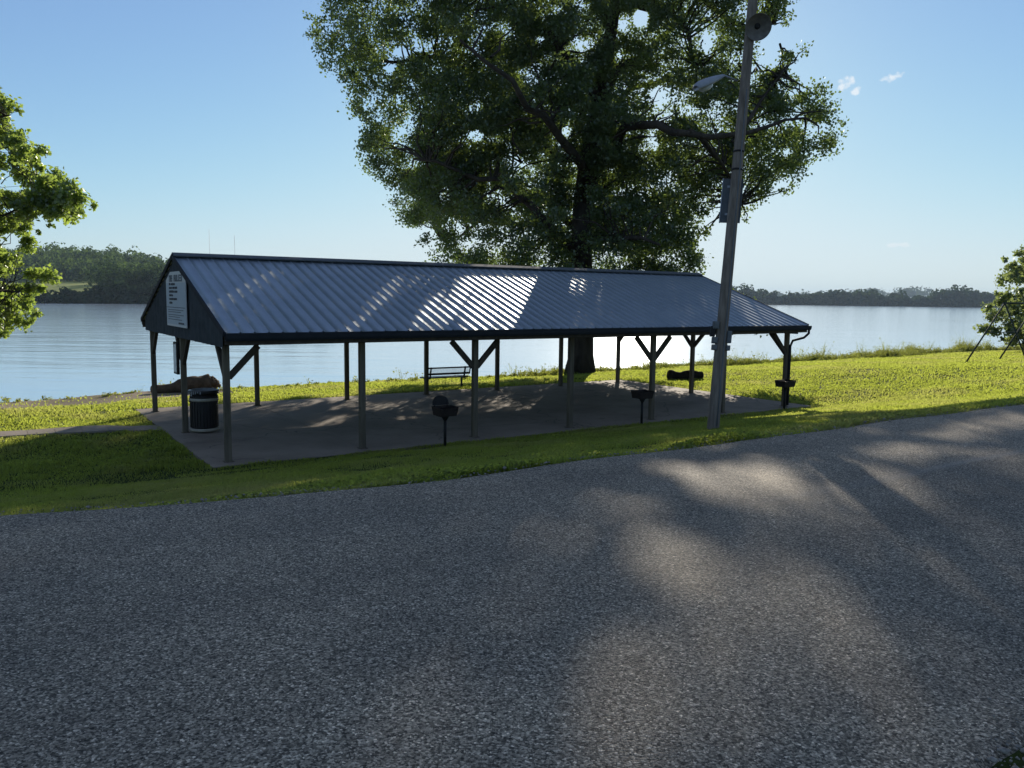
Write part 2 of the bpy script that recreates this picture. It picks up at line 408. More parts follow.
# concrete floor of the shelter: slabs with open joints, one sheet
mb = MB()
us = [-0.42, 2.97, 5.94, 8.91, 11.88, 14.85, 18.75]; vs_ = [-0.42, 2.5, 5.8, 9.15]
for i in range(6):
    for j in range(3):
        a0, a1, b0, b1 = us[i] + 0.008, us[i + 1] - 0.008, vs_[j] + 0.008, vs_[j + 1] - 0.008
        cc = W((a0 + a1) / 2, (b0 + b1) / 2, -0.05)
        mb.box((0, 0, 0), (a1 - a0, b1 - b0, 0.10), Matrix.Translation(cc) @ Matrix.Rotation(TH, 4, 'Z'))
mb.build('concrete_floor', M['concrete'])['kind'] = 'structure'
mb = MB()
pts = [(-0.45, 4.72, 5.5), (-3.9, 5.55, 6.45), (-8, 6.6, 7.5), (-14, 8.2, 9.1), (-40, 15.0, 15.0)]
for (a, b0, b1), (c, d0, d1) in zip(pts[:-1], pts[1:]):
    n = 6
    for k in range(n):
        t0, t1 = k / n, (k + 0.985) / n
        q = [(a + (c - a) * t, b0 + (d0 - b0) * t) for t in (t0, t1)] + [(a + (c - a) * t, b1 + (d1 - b1) * t) for t in (t1, t0)]
        vs = [W(x, y, float(ground(x, y)) + 0.05) for x, y in q] + [W(x, y, float(ground(x, y)) - 0.05) for x, y in q]
        mb.add(vs, [(3, 2, 1, 0), (0, 1, 5, 4), (1, 2, 6, 5), (2, 3, 7, 6), (3, 0, 4, 7)])
mb.build('footpath', M['concrete'])['kind'] = 'structure'

# river and far banks
WZ = -2.55
mb = MB(); mb.add([W(-6000, 17.0, WZ), W(6000, 17.0, WZ), W(6000, 9000, WZ), W(-6000, 9000, WZ)], [(0, 1, 2, 3)])
mb.build('river', M['water'])['kind'] = 'structure'

# ------------------------------------------------------------------ leaves
def leaf_quads(centers, size, up_bias=0.0, aspect=0.75, spread=None):
    n = len(centers)
    d = R.normal(size=(n, 3)); d[:, 2] -= 0.35; d /= np.linalg.norm(d, axis=1)[:, None]
    nn = R.normal(size=(n, 3)); nn[:, 2] += up_bias
    a = np.cross(d, nn); a /= np.linalg.norm(a, axis=1)[:, None] + 1e-9
    s = size[:, None]
    fold = np.cross(a, d) * s * 0.12
    v0 = centers - d * s * 0.5; v2 = centers + d * s * 0.5
    v1 = centers + a * s * 0.5 * aspect - d * s * 0.08 + fold; v3 = centers - a * s * 0.5 * aspect - d * s * 0.08 + fold
    V = np.stack([v0, v1, v2, v3], 1).reshape(-1, 3)
    Fq = np.arange(4 * n).reshape(n, 4)
    return V, Fq

def in_poly(px, py, poly):
    inside = np.zeros(len(px), bool); n = len(poly); j = n - 1
    for i in range(n):
        xi, yi = poly[i]; xj, yj = poly[j]
        c = ((yi > py) != (yj > py)) & (px < (xj - xi) * (py - yi) / (yj - yi + 1e-12) + xi)
        inside ^= c; j = i
    return inside
def edge_dist(px, py, poly):
    best = np.full(len(px), 1e9); n = len(poly)
    for i in range(n):
        a = np.array(poly[i - 1], float); b = np.array(poly[i], float); ab = b - a
        t = np.clip(((px - a[0]) * ab[0] + (py - a[1]) * ab[1]) / (ab @ ab), 0, 1)
        best = np.minimum(best, np.hypot(px - a[0] - t * ab[0], py - a[1] - t * ab[1]))
    return best

def crown_clumps(poly, depth, n, max_half, rmin, rmax, margin=0.5):
    """clump centres filling a crown whose outline at its own distance is poly"""
    xs = [p[0] for p in poly]; ys = [p[1] for p in poly]
    C = []; RR = []
    mpp = depth / F
    while len(C) < n:
        px = R.uniform(min(xs), max(xs), 4000); py = R.uniform(min(ys), max(ys), 4000)
        ok = in_poly(px, py, poly); px, py = px[ok], py[ok]
        e = edge_dist(px, py, poly) * mpp
        for x, y, ed in zip(px, py, e):
            rr = R.uniform(rmin, rmax)
            if ed < rr * margin: rr = max(rmin * 0.55, ed / margin * 0.9)
            half = min(max_half, 0.8 + math.sqrt(max(ed, 0)) * 2.4)
            off = R.uniform(-1, 1) * half
            C.append(np.array(at_depth(x, y, depth)) + np.array([0, off, 0])); RR.append(rr)
            if len(C) >= n: break
    return np.array(C), np.array(RR)

def clump_leaves(C, RR, per, lmin, lmax, dens=None):
    cs = []; sz = []
    if dens is None: dens = np.ones(len(C))
    for c, r, dn in zip(C, RR, dens):
        m = max(6, int(per * dn * (r / RR.mean()) ** 2))
        p = R.normal(size=(m, 3)); p /= np.linalg.norm(p, axis=1)[:, None]
        p *= (R.uniform(0, 1, m) ** 0.45)[:, None] * r
        p[:, 2] *= 0.75
        # sprays: pull leaves towards a few random twig directions
        k = R.normal(size=(5, 3)); k /= np.linalg.norm(k, axis=1)[:, None]
        sel = R.integers(0, 5, m)
        p = p * 0.62 + k[sel] * (R.uniform(0.1, 1.0, m) * r * 0.7)[:, None]
        cs.append(c + p); sz.append(R.uniform(lmin, lmax, m))
    return np.concatenate(cs), np.concatenate(sz)

def ragged(px, py):
    return 0.16 * np.sin(px * .13 + 1.3 * np.sin(py * .21)) * np.sin(py * .34 + 1.1 * np.sin(px * .09)) + 0.10 * np.sin(px * .31 + py * .17) * np.sin(py * .5 - px * .12)
def ellipse_hit(px, py, list_):
    """0..1 how far a point is inside one of the ellipses (cx, cy, rx, ry, angle, strength)"""
    out = np.zeros(len(px)); rag = ragged(px, py) * 1.5 if len(list_) < 60 and list_ is not HOLES_ else None
    for cx, cy, rx, ry, an, s in list_:
        c, q = math.cos(math.radians(an)), math.sin(math.radians(an))
        dx, dy = px - cx, py - cy
        a = (dx * c + dy * q) / rx; b = (-dx * q + dy * c) / ry
        d = np.hypot(a, b) + (rag if rag is not None else 0)
        out = np.maximum(out, s * np.clip((1.25 - d) / 0.5, 0, 1))
    return out

HOLES_ = []
# gaps through which the sun reaches the road and the roof
ROAD_LIT = [(752, 490, 62, 30, 22, 1.0), (700, 472, 40, 14, 10, 0.95), (622, 510, 42, 16, 15, 0.8), (690, 582, 44, 20, 12, 0.72), (835, 525, 55, 10, 28, 0.2),
            (930, 565, 40, 8, 25, 0.2), (545, 545, 34, 20, 0, 0.4), (650, 715, 100, 40, -10, 0.74), (420, 748, 90, 26, 0, 0.75), (745, 500, 62, 26, 15, 1.0), (765, 522, 40, 15, 20, 0.9), (890, 545, 70, 12, 30, 0.25), (800, 615, 90, 22, 22, 0.28), (512, 615, 28, 26, 0, 0.4),
            (930, 450, 60, 13, -8, 0.6), (1000, 428, 50, 9, -8, 0.6)]
ROOF_LIT = [(505, 285, 45, 20, 12, 1.0), (480, 312, 55, 16, 5, 1.0), (365, 283, 42, 10, 35, 0.14), (560, 283, 10, 6, 0, 0.4), (578, 280, 9, 9, 0, 0.6),
            (740, 308, 45, 12, 8, 0.22), (435, 320, 22, 6, 0, 0.3)]
rnd = random.Random(5)
for _ in range(26):
    yy = rnd.uniform(440, 700); xx = rnd.gauss(760, 150); k_ = (yy - 300) / 200
    ROAD_LIT.append((xx, yy, rnd.uniform(10, 26) * k_, rnd.uniform(3, 8) * k_, rnd.uniform(-15, 30), rnd.uniform(.2, .5)))
RSLOPE = math.radians(19.6)
Nroof = np.array(W(0, 0) * 0) ; Nroof = np.array([st * math.sin(RSLOPE), -ct * math.sin(RSLOPE), math.cos(RSLOPE)])
Proof = np.array(W(0, -0.647, 2.69))
def sun_gap(P):
    t = (P[:, 2] - ROADZ) / SUN[2]; S = P - SUN * t[:, None]
    ok = (S @ np.array(fw)) > 1.0
    px, py = project(np.where(ok[:, None], S, np.array([[0, 10, 0]])))
    g = np.where(ok, ellipse_hit(px, py, ROAD_LIT), 0)
    den = SUN @ Nroof
    t = ((P - Proof) @ Nroof) / den; S = P - SUN * t[:, None]
    px, py = project(S)
    return np.maximum(g, ellipse_hit(px, py, ROOF_LIT))

def curve_pts(a, b, sag, n=6, jit=0.0):
    a, b = Vector(a), Vector(b); out = []
    for i in range(n + 1):
        t = i / n
        p = a.lerp(b, t) + Vector((0, 0, sag * math.sin(math.pi * t)))
        if 0 < i < n: p += Vector((random.gauss(0, jit), random.gauss(0, jit), random.gauss(0, jit)))
        out.append(p)
    return out

def twigs_to(mb, C, nodes, r0=0.03, r1=0.008, sag=-0.3, n=4, step=1):
    nd = np.array([tuple(p) for p in nodes])
    for c in C[::step]:
        d2 = ((nd - c) ** 2).sum(1) + 0.6 * np.maximum(0, nd[:, 2] - c[2]) ** 2 * 4
        o3 = np.argsort(d2)[:3]; k = int(o3[0]); a = Vector(nd[k]).lerp(Vector(nd[int(o3[1])]), random.uniform(0, .6)); b = Vector(c)
        L = (b - a).length
        if L > 3.3: continue
        mb.tube(curve_pts(a, b, -sag * 0.1 * L, n, 0.04 * L), [r0 * (1 - i / n) * min(1, 0.4 + L * 0.25) + r1 for i in range(n + 1)], 5, False)

# ------------------------------------------------------------------ the large cottonwood
D = 39.8
base = at_depth(580, 371, D); base.z = gz(base.x, base.y) - 0.1
tree = empty('cottonwood_tree', base, 'very large dark spreading tree behind the shelter with the sun breaking through its crown', 'tree')
def loc(P): return [Vector(p) - base for p in P]
def limb_px(seq):
    return [at_depth(x, y, D + o) for x, y, o in seq]
trunk_path = limb_px([(580, 372, 0), (581, 355, 0), (582, 330, 0), (582, 290, 0), (581, 250, 0), (583, 200, 0.1), (590, 150, 0.2), (599, 105, 0.2), (606, 62, 0.1), (612, 25, 0), (618, -15, -0.2), (630, -70, 0), (640, -130, 0.3), (645, -190, 0)])
trunk_path[0].z = base.z
mb = MB(); mb.tube(loc(trunk_path), [0.85, 0.62, 0.57, 0.54, 0.52, 0.50, 0.44, 0.39, 0.34, 0.30, 0.25, 0.2, 0.12, 0.05], 18, True, 0.035)
mb.build('trunk', M['bark'], tree)
limbs = [
    [(584, 205, 0), (600, 163, -2.0), (627, 131, -4.2), (655, 127, -5.6), (690, 131, -6.3), (735, 136, -6.2), (775, 125, -5.2), (805, 118, -4.2)],
    [(614, 15, 0), (622, 5, -0.2), (650, 3, -0.4), (668, 12, -0.8), (690, 40, -1.2), (700, 70, -1.6)],
    [(581, 262, 0), (560, 240, -1.0), (528, 205, -2.0), (500, 180, -2.6), (460, 170, -3.0), (420, 160, -3.2)],
    [(590, 160, 0), (560, 155, 0.6), (530, 130, 1.4), (511, 110, 2.0), (480, 80, 2.6), (440, 60, 3.0), (398, 62, 3.2), (345, 55, 3.2)],
    [(600, 100, 0), (570, 60, -1.5), (530, 20, -3), (480, -20, -4.0), (420, -60, -4.5), (370, -80, -4.5)],
    [(612, 25, 0), (580, -30, 1.5), (540, -90, 3), (490, -140, 3.5)],
    [(618, -20, 0), (660, -60, 2), (705, 0, 2.0), (748, 28, 1.0), (776, 24, 0.2)],
    [(583, 220, 0), (610, 215, 1.5), (650, 205, 3.5), (690, 190, 4.5), (720, 170, 5)],
    [(582, 240, 0), (565, 215, 2.5), (530, 225, 5), (480, 225, 6.5), (440, 240, 7)],
    [(590, 150, 0), (600, 120, 3), (630, 90, 6), (670, 80, 8), (720, 90, 9)],
    [(585, 190, 0), (575, 160, -3), (550, 120, -6.0), (510, 80, -8), (460, 40, -9)],
    [(581, 250, 0), (590, 235, -2), (620, 235, -4.5), (660, 245, -6)],
    [(600, 105, 0), (620, 70, 3), (660, 40, 5), (700, 0, 7)],
    [(690, 131, -6.3), (715, 150, -5.0), (735, 180, -3.5), (745, 205, -2)],
    [(735, 136, -6.2), (765, 100, -4.0), (785, 70, -2)],
    [(582, 262, 0), (600, 285, -2.0), (640, 300, -4.0), (690, 306, -5.2), (730, 312, -5.6), (768, 319, -5.8)],
]
nodes = []
for p in trunk_path[6:]: nodes.append(p)
for L in limbs:
    P = limb_px(L); n = len(P)
    mb = MB()
    fine = []
    for i in range(n - 1):
        for t in (0, 0.5):
            q = P[i].lerp(P[i + 1], t)
            if i or t: q = q + Vector((random.gauss(0, .12), random.gauss(0, .15), random.gauss(0, .12)))
            fine.append(q)
    fine.append(P[-1])
    ra = 0.27 if L[0][0] < 650 else 0.12
    mb.tube(loc(fine), [ra * (1 - 0.82 * i / (len(fine) - 1)) for i in range(len(fine))], 9, True, 0.05)
    mb.build('limb', M['bark'], tree)
    nodes += fine[2:]

crown_poly = [(309, 30), (316, 50), (330, 80), (346, 92), (350, 112), (364, 140), (352, 160), (372, 172), (386, 186), (404, 178), (413, 205), (408, 222), (424, 246), (418, 262), (440, 275), (455, 310),
              (540, 324), (640, 322), (696, 312), (699, 285), (704, 262), (704, 232), (711, 205), (720, 184), (731, 200), (740, 226), (750, 212), (758, 192), (776, 192), (797, 196), (800, 172), (816, 158), (833, 140),
              (829, 122), (814, 104), (792, 88), (797, 58), (786, 52), (768, 84), (752, 78), (748, 40), (766, 30), (786, 16), (792, -20), (806, -90), (784, -190), (720, -290), (620, -350), (510, -335),
              (420, -260), (350, -160), (318, -60), (330, 6)]
C, RR = crown_clumps(crown_poly, D, 2450, 8.5, 0.5, 1.2)
# thin the right middle part where the sky shows through, keep the core heavy
px, py = project(C)
thin = np.exp(-(((px - 690) / 55) ** 2 + ((py - 75) / 70) ** 2)) * 0.34 + np.exp(-(((px - 455) / 70) ** 2 + ((py - 230) / 35) ** 2)) * 0.45
keep = R.uniform(0, 1, len(C)) > thin
C, RR = C[keep], RR[keep]
# low boughs on the near side, hanging behind the roof
low = []
while len(low) < 170:
    y = R.uniform(296, 325); x = R.uniform(600, 703 + (y - 273) * 2 - 28)
    low.append(np.array(at_depth(x, y, R.uniform(32.5, 36.5))))
tips = [np.array(at_depth(x + R.normal(0, 3), y + R.normal(0, 3), D - 1 + R.normal(0, .6))) for x, y in ((776, 70), (786, 60), (793, 55), (770, 80), (765, 14), (776, 8), (784, 18), (772, 2), (781, 74), (322, 40), (318, 34), (330, 62)) for _ in range(3)]
far_side = [np.array(at_depth(R.uniform(400, 475), R.uniform(165, 222), R.uniform(43, 48.5))) for _ in range(85)]
C = np.concatenate([C, np.array(far_side)]); RR = np.concatenate([RR, R.uniform(.6, 1.0, len(far_side))])
mid_ = [np.array(at_depth(R.uniform(412, 505), R.uniform(118, 215), R.uniform(37, 46))) for _ in range(60)]
C = np.concatenate([C, np.array(mid_)]); RR = np.concatenate([RR, R.uniform(.6, 1.05, len(mid_))])
lr_ = []
while len(lr_) < 60:
    x = R.uniform(722, 776); y = R.uniform(300, 325)
    if y > 273 + (x - 703 + 26) / 2: lr_.append(np.array(at_depth(x, y, R.uniform(32.5, 35.5))))
C = np.concatenate([C, np.array(lr_)]); RR = np.concatenate([RR, R.uniform(.4, .65, len(lr_))])
C = np.concatenate([C, np.array(low), np.array(tips)]); RR = np.concatenate([RR, R.uniform(0.4, 0.75, len(low)), R.uniform(0.3, 0.5, len(tips))])
pcx, pcy = project(C)
dens = 0.46 + 0.16 * np.exp(-(((pcx - 460) / 60) ** 2 + ((pcy - 165) / 60) ** 2)) + 0.35 * np.exp(-(((pcx - 775) / 60) ** 2 + ((pcy - 140) / 65) ** 2)) + 0.65 * np.exp(-(((project(C)[0] - 560) / 120) ** 2 + ((project(C)[1] - 120) / 170) ** 2)) + 0.12 * R.normal(size=len(C))
P, S = clump_leaves(C, RR, 300, 0.10, 0.18, np.clip(dens, .25, 1.35))
px, py = project(P)
HOLES_ = HOLES = [(402, 52, 10, 6, 0, 1), (390, 66, 7, 9, 0, 1), (476, 136, 9, 7, 20, 0.95), (641, 18, 9, 12, 0, 1), (566, 131, 6, 6, 0, 0.9), (540, 40, 6, 4, 0, 0.8), (655, 95, 8, 5, 30, 0.8), (708, 40, 8, 14, 20, 0.85),
         (690, 110, 12, 5, 0, 0.8), (740, 105, 8, 9, 0, 0.7), (788, 152, 6, 4, 0, 0.9), (618, 60, 4, 8, 10, 0.8), (370, 100, 6, 9, 30, 0.6), (470, 250, 10, 6, 0, 0.7), (500, 190, 6, 4, 0, 0.7), (560, 12, 8, 5, 0, .7), (445, 195, 6, 12, 10, .8), (668, 215, 4, 10, 0, .6)]
drop = np.maximum(ellipse_hit(px, py, HOLES), 1 - np.exp(-4.2 * sun_gap(P)))
k = R.uniform(0, 1, len(P)) > drop
P, S = P[k], S[k]
V, Fq = leaf_quads(P - np.array(base), S, 0.3)
np_mesh('crown', V, Fq, M['leaf_big'], tree)
mb = MB(); twigs_to(mb, C, nodes, 0.05, 0.012)
tw = mb; tw.v = [Vector(p) - base for p in tw.v]; tw.build('twigs', M['bark'], tree)

# ------------------------------------------------------------------ tree at the left edge
DL = 25.0
lb = at_depth(-85, 410, DL); lb.z = gz(lb.x, lb.y) - 0.1
ltree = empty('broadleaf_tree', lb, 'bright green backlit tree leaning into the photo at its left edge', 'tree')
lpoly = [(-190, -60), (-60, -20), (-15, 50), (2, 76), (10, 92), (20, 104), (30, 124), (20, 140), (38, 160), (48, 178), (66, 180), (84, 194), (84, 210), (62, 216), (42, 222), (22, 238), (12, 256), (30, 262), (40, 272), (38, 296),
         (27, 318), (20, 340), (4, 332), (-20, 345), (-80, 350), (-150, 300), (-220, 200), (-240, 60)]
lpoly = [(x - 9 if x > -20 else x, y + (12 if y < 130 and x > -30 else 0)) for x, y in lpoly]
C2, RR2 = crown_clumps(lpoly, DL, 800, 2.6, 0.22, 0.5, 0.9)
ex = [np.array(at_depth(x + R.normal(0, 3), y + R.normal(0, 3), DL - .5 + R.normal(0, .4))) for x, y in ((46, 186), (55, 192), (62, 188), (66, 198), (72, 200), (58, 206), (36, 200), (44, 210), (28, 212), (18, 140), (22, 155)) for _ in range(3)]
C2 = np.concatenate([C2, np.array(ex)]); RR2 = np.concatenate([RR2, R.uniform(.25, .45, len(ex))])
P, S = clump_leaves(C2, RR2, 130, 0.10, 0.17)
V, Fq = leaf_quads(P - np.array(lb), S, 0.3)
np_mesh('crown', V, Fq, M['leaf_left'], ltree)
tp = [lb, at_depth(-88, 370, DL), at_depth(-92, 300, DL), at_depth(-95, 200, DL), at_depth(-90, 100, DL), at_depth(-80, 20, DL)]
mb = MB(); mb.tube([p - lb for p in tp], [0.38, 0.29, 0.26, 0.22, 0.15, 0.06], 12, True, 0.05); mb.build('trunk', M['bark'], ltree)
ln = list(tp[2:])
for seq in ([(-92, 290, 0), (-50, 255, -.5), (-10, 222, -.6), (30, 203, -.5), (58, 199, -.4)], [(-94, 310, 0), (-50, 300, .5), (-10, 290, .6), (20, 292, .5)], [(-94, 190, 0), (-50, 150, .4), (-15, 120, .6), (10, 115, .4)], [(-92, 120, 0), (-140, 60, .4), (-170, 20, .3)], [(-94, 240, 0), (-150, 190, -1), (-190, 150, -1)]):
    Q = [at_depth(x, y, DL + o) for x, y, o in seq]; ln += Q[1:]
    mb = MB(); mb.tube([p - lb for p in Q], [0.07, 0.055, 0.04, 0.025, 0.012][:len(Q)], 7, True, 0.05); mb.build('limb', M['bark'], ltree)
mb = MB(); twigs_to(mb, C2, ln, 0.014, 0.004); mb.v = [Vector(p) - lb for p in mb.v]; mb.build('twigs', M['bark'], ltree)

# ------------------------------------------------------------------ small tree at the right edge
DR = 52
rb = at_depth(1075, 352, DR); rb.z = gz(rb.x, rb.y) - 0.1
rtree = empty('bushy_tree', rb, 'small bushy tree at the right edge of the photo, behind the swing frame', 'tree')
rpoly = [(1018, 250), (1003, 258), (1016, 268), (1006, 274), (996, 286), (1000, 292), (990, 304), (994, 318), (988, 330), (1000, 342), (1030, 352), (1080, 356), (1140, 345), (1165, 300), (1150, 240), (1110, 215), (1075, 222), (1042, 236), (1022, 246)]
rpoly = [(x + 5, y) for x, y in rpoly]
C3, RR3 = crown_clumps(rpoly, DR, 460, 4.0, 0.4, 0.85, 0.7)
P, S = clump_leaves(C3, RR3, 110, 0.15, 0.28)
V, Fq = leaf_quads(P - np.array(rb), S, 0.3)
np_mesh('crown', V, Fq, M['leaf_right'], rtree)
tp = [rb, at_depth(1074, 330, DR), at_depth(1078, 300, DR), at_depth(1072, 260, DR), at_depth(1076, 225, DR)]
mb = MB(); mb.tube([p - rb for p in tp], [0.22, 0.17, 0.14, 0.1, 0.04], 10, True, 0.05); mb.build('trunk', M['bark'], rtree)
mb = MB(); twigs_to(mb, C3, tp[1:], 0.05, 0.012, step=2); mb.v = [Vector(p) - rb for p in mb.v]; mb.build('twigs', M['bark'], rtree)

# ------------------------------------------------------------------ picnic shelter
BL, PW = 2.9706, 8.2946
ZT, ZE, ZRDG = 2.41, 2.69, 4.365
OH, OE = 0.16, 0.647
L6 = 6 * BL
sh = empty('picnic_shelter', W(0, 0, 0), 'open sided picnic shelter with a blue grey ribbed metal gable roof on dark wooden posts', 'shelter', TH)
def post(u, v, h=ZT):
    m = MB(); m.box((u, v, h / 2), (0.128, 0.128, h)); m.box((u, v, 0.006), (0.2, 0.2, 0.012))
    return m.build('post', M['post_wood'], sh, 0.008)
for i in range(7):
    post(i * BL, 0); post(i * BL, PW)
post(0, PW / 2, 3.9); post(L6, PW / 2, 3.9)
def brace(u, v, du, dv, s=0.66):
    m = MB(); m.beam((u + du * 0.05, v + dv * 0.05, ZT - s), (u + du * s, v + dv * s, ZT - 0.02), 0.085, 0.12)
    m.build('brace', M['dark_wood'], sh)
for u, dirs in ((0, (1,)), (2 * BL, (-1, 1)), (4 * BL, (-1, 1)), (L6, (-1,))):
    for d in dirs: brace(u, 0, d, 0)
for u in (0, L6):
    brace(u, 0, 0, 1); brace(u, PW, 0, -1); brace(u, PW / 2, 0, 1); brace(u, PW / 2, 0, -1)
m = MB(); m.box((0.02, -0.13, 2.2), (0.14, 0.1, 0.42)); 
for v in (0, PW):
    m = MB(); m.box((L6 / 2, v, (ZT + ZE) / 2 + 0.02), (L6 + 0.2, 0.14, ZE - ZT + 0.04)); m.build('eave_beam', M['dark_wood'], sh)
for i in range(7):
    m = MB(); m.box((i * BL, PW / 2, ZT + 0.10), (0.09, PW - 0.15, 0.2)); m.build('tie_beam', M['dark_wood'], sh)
# roof slopes: standing-rib metal panels
slope_len = math.hypot(PW / 2 + OE, ZRDG - ZE)
def roof_slope(side):
    ev = -OE if side < 0 else PW + OE
    rv = PW / 2
    prof = []
    nr = 64; pitch = (L6 + 2 * OH) / nr
    for k in range(nr):
        a = -OH + k * pitch
        prof += [(a, 0.020), (a + 0.024, 0.020), (a + 0.030, 0.0), (a + pitch - 0.006, 0.0)]
    prof.append((L6 + OH, 0.020))
    n = len(prof); nseg = 6
    V = []; 
    for j in range(nseg + 1):
        t = j / nseg; v = ev + (rv - ev) * t; z = ZE + (ZRDG - ZE) * t
        for (pu, h) in prof: V.append((pu, v, z + h))
    Fq = []
    for j in range(nseg):
        for i in range(n - 1):
            q = (j * n + i, j * n + i + 1, (j + 1) * n + i + 1, (j + 1) * n + i)
            Fq.append(q if side < 0 else q[::-1])
    b = len(V)
    for (vv_, zz_) in ((ev, ZE - 0.03), (rv, ZRDG - 0.03)):
        V += [(-OH, vv_, zz_), (L6 + OH, vv_, zz_)]
    Fq.append((b, b + 1, b + 3, b + 2))
    return np_mesh('roof_slope', V, Fq, M['roof'], sh)
roof_slope(-1); roof_slope(1)
m = MB()
for sgn in (-1, 1):
    m.beam((-OH - 0.02, PW / 2 + sgn * 0.10, ZRDG + 0.035), (L6 + OH + 0.02, PW / 2 + sgn * 0.10, ZRDG + 0.035), 0.22, 0.03, Vector((0, sgn * math.sin(RSLOPE), math.cos(RSLOPE))))
m.build('ridge_cap', M['ridge'], sh)
for u, nm in ((-OH - 0.025, 0), (L6 + OH + 0.025, 1)):
    for ev in (-OE, PW + OE):
        m = MB(); m.beam((u, ev, ZE - 0.02), (u, PW / 2, ZRDG - 0.02), 0.04, 0.11); m.build('rake_trim', M['trim'], sh)
# gable cladding: vertical ribbed sheet, hung down to the tie beam
for u, sgn in ((-OH + 0.03, -1), (L6 + OH - 0.03, 1)):
    V = []; Fq = []
    v0, v1 = -0.32, PW + 0.32
    nn = 96
    for k in range(nn + 1):
        v = v0 + (v1 - v0) * k / nn
        top = ZE + (ZRDG - ZE) * (1 - abs(v - PW / 2) / (PW / 2 + OE)) - 0.05
        off = sgn * (0.022 if k % 4 in (1, 2) else 0.0)
        V += [(u + off, v, ZT - 0.02), (u + off, v, top)]
    for k in range(nn): Fq.append((2 * k, 2 * k + 2, 2 * k + 3, 2 * k + 1))
    np_mesh('gable_cladding', V, Fq, M['siding'], sh)
# fascia, gutter, downspout
for ev, s in ((-OE, -1), (PW + OE, 1)):
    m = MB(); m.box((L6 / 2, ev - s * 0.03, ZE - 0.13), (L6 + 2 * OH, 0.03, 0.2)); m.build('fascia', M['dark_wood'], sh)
    m = MB()
    prof = [(0.0, 0.0), (0.0, -0.12), (0.02, -0.14), (0.09, -0.14), (0.115, -0.09), (0.125, 0.0), (0.11, 0.0), (0.085, -0.12), (0.015, -0.12), (0.012, 0.0)]
    vs = []
    for u in (-OH, L6 + OH + 0.06):
        for a, b in prof: vs.append((u, ev + s * (a - 0.012), ZE - 0.015 + b))
    n = len(prof); fs = [(i, (i + 1) % n, n + (i + 1) % n, n + i) for i in range(n)] + [tuple(range(n)), tuple(range(2 * n - 1, n - 1, -1))]
    m.add(vs, fs); m.build('gutter', M['trim'], sh)
m = MB(); m.tube([(L6 + OH, -OE - 0.05, ZE - 0.14), (L6 + OH, -OE - 0.05, ZE - 0.26), (L6 + OH - 0.02, -OE + 0.1, ZE - 0.40), (L6 + 0.1, -0.15, ZE - 0.52), (L6 + 0.04, -0.11, ZE - 0.7), (L6 + 0.04, -0.11, 0.05)], 0.04, 8)
m.build('downspout', M['trim'], sh)
for k in range(1, 6):
    m = MB(); m.box((k * BL, PW / 2, (ZT + 0.2 + ZRDG) / 2), (0.09, 0.09, ZRDG - ZT - 0.25)); 
    for s in (-1, 1): m.beam((k * BL, PW / 2 + s * (PW / 2 + 0.1), ZE + 0.02), (k * BL, PW / 2, ZRDG - 0.1), 0.06, 0.12)
    m.build('roof_truss', M['dark_wood'], sh)

# rules board on the left gable
def onshel(u, v, z): return W(u, v, z)
sg = empty('rules_sign', W(-OH - 0.02, PW / 2 - 0.36, 2.66), 'tall pale rules board with clipped top corners on the left gable of the shelter', 'sign', TH)
bu = -0.02
def plate(x0, prof, thick):
    n = len(prof)
    vs = [(x0, v, z) for v, z in prof] + [(x0 + thick, v, z) for v, z in prof]
    fs = [tuple(range(n)), tuple(range(2 * n - 1, n - 1, -1))] + [(i, n + i, n + (i + 1) % n, (i + 1) % n) for i in range(n)]
    return MB().add(vs, fs)
hw = 1.14; zb, zh = 0.0, 1.32
plate(bu, [(hw, zb), (hw, zh - 0.20), (hw - 0.55, zh), (-hw + 0.5, zh), (-hw, zh - 0.20), (-hw, zb)], 0.02).build('board', M['sign_white'], sg)
board = sg.children[0]
plate(bu - 0.004, [(hw - 0.06, zb + 0.05), (hw - 0.06, zh - 0.27), (-hw + 0.06, zh - 0.27), (-hw + 0.06, zb + 0.05)], 0.006).build('blue_panel', M['sign_blue'], sg.children[0])
m = MB()
def stroke(y0, y1, z0, z1): m.box((bu - 0.008, -(y0 + y1) / 2, (z0 + z1) / 2), (0.006, abs(y1 - y0), abs(z1 - z0)))
# heading: two words of tall narrow capitals, three and five letters, worn beyond reading
x = -0.72
w = 0.11
for ch in 'THEbRULES':
    if ch == 'b':
        m.build('heading_word', M['ink_grey'], board); m = MB(); x += 0.17; w = 0.15; continue
    z0, z1 = zh - 0.24, zh - 0.08
    seg = {'T': 'tm', 'H': 'lrc', 'E': 'ltcb', 'R': 'ltcr', 'U': 'lrb', 'L': 'lb', 'S': 'tcbr'}[ch]
    s = 0.034
    if 'l' in seg: stroke(x, x + s, z0, z1)
    if 'r' in seg: stroke(x + w - s, x + w, z0, z1)
    if 'm' in seg: stroke(x + w / 2 - s / 2, x + w / 2 + s / 2, z0, z1)
    if 't' in seg: stroke(x, x + w, z1 - s, z1)
    if 'c' in seg: stroke(x, x + w, (z0 + z1) / 2 - s / 2, (z0 + z1) / 2 + s / 2)
    if 'b' in seg: stroke(x, x + w, z0, z0 + s)
    x += w + 0.035
m.build('heading_word', M['ink_grey'], board)
m = MB()
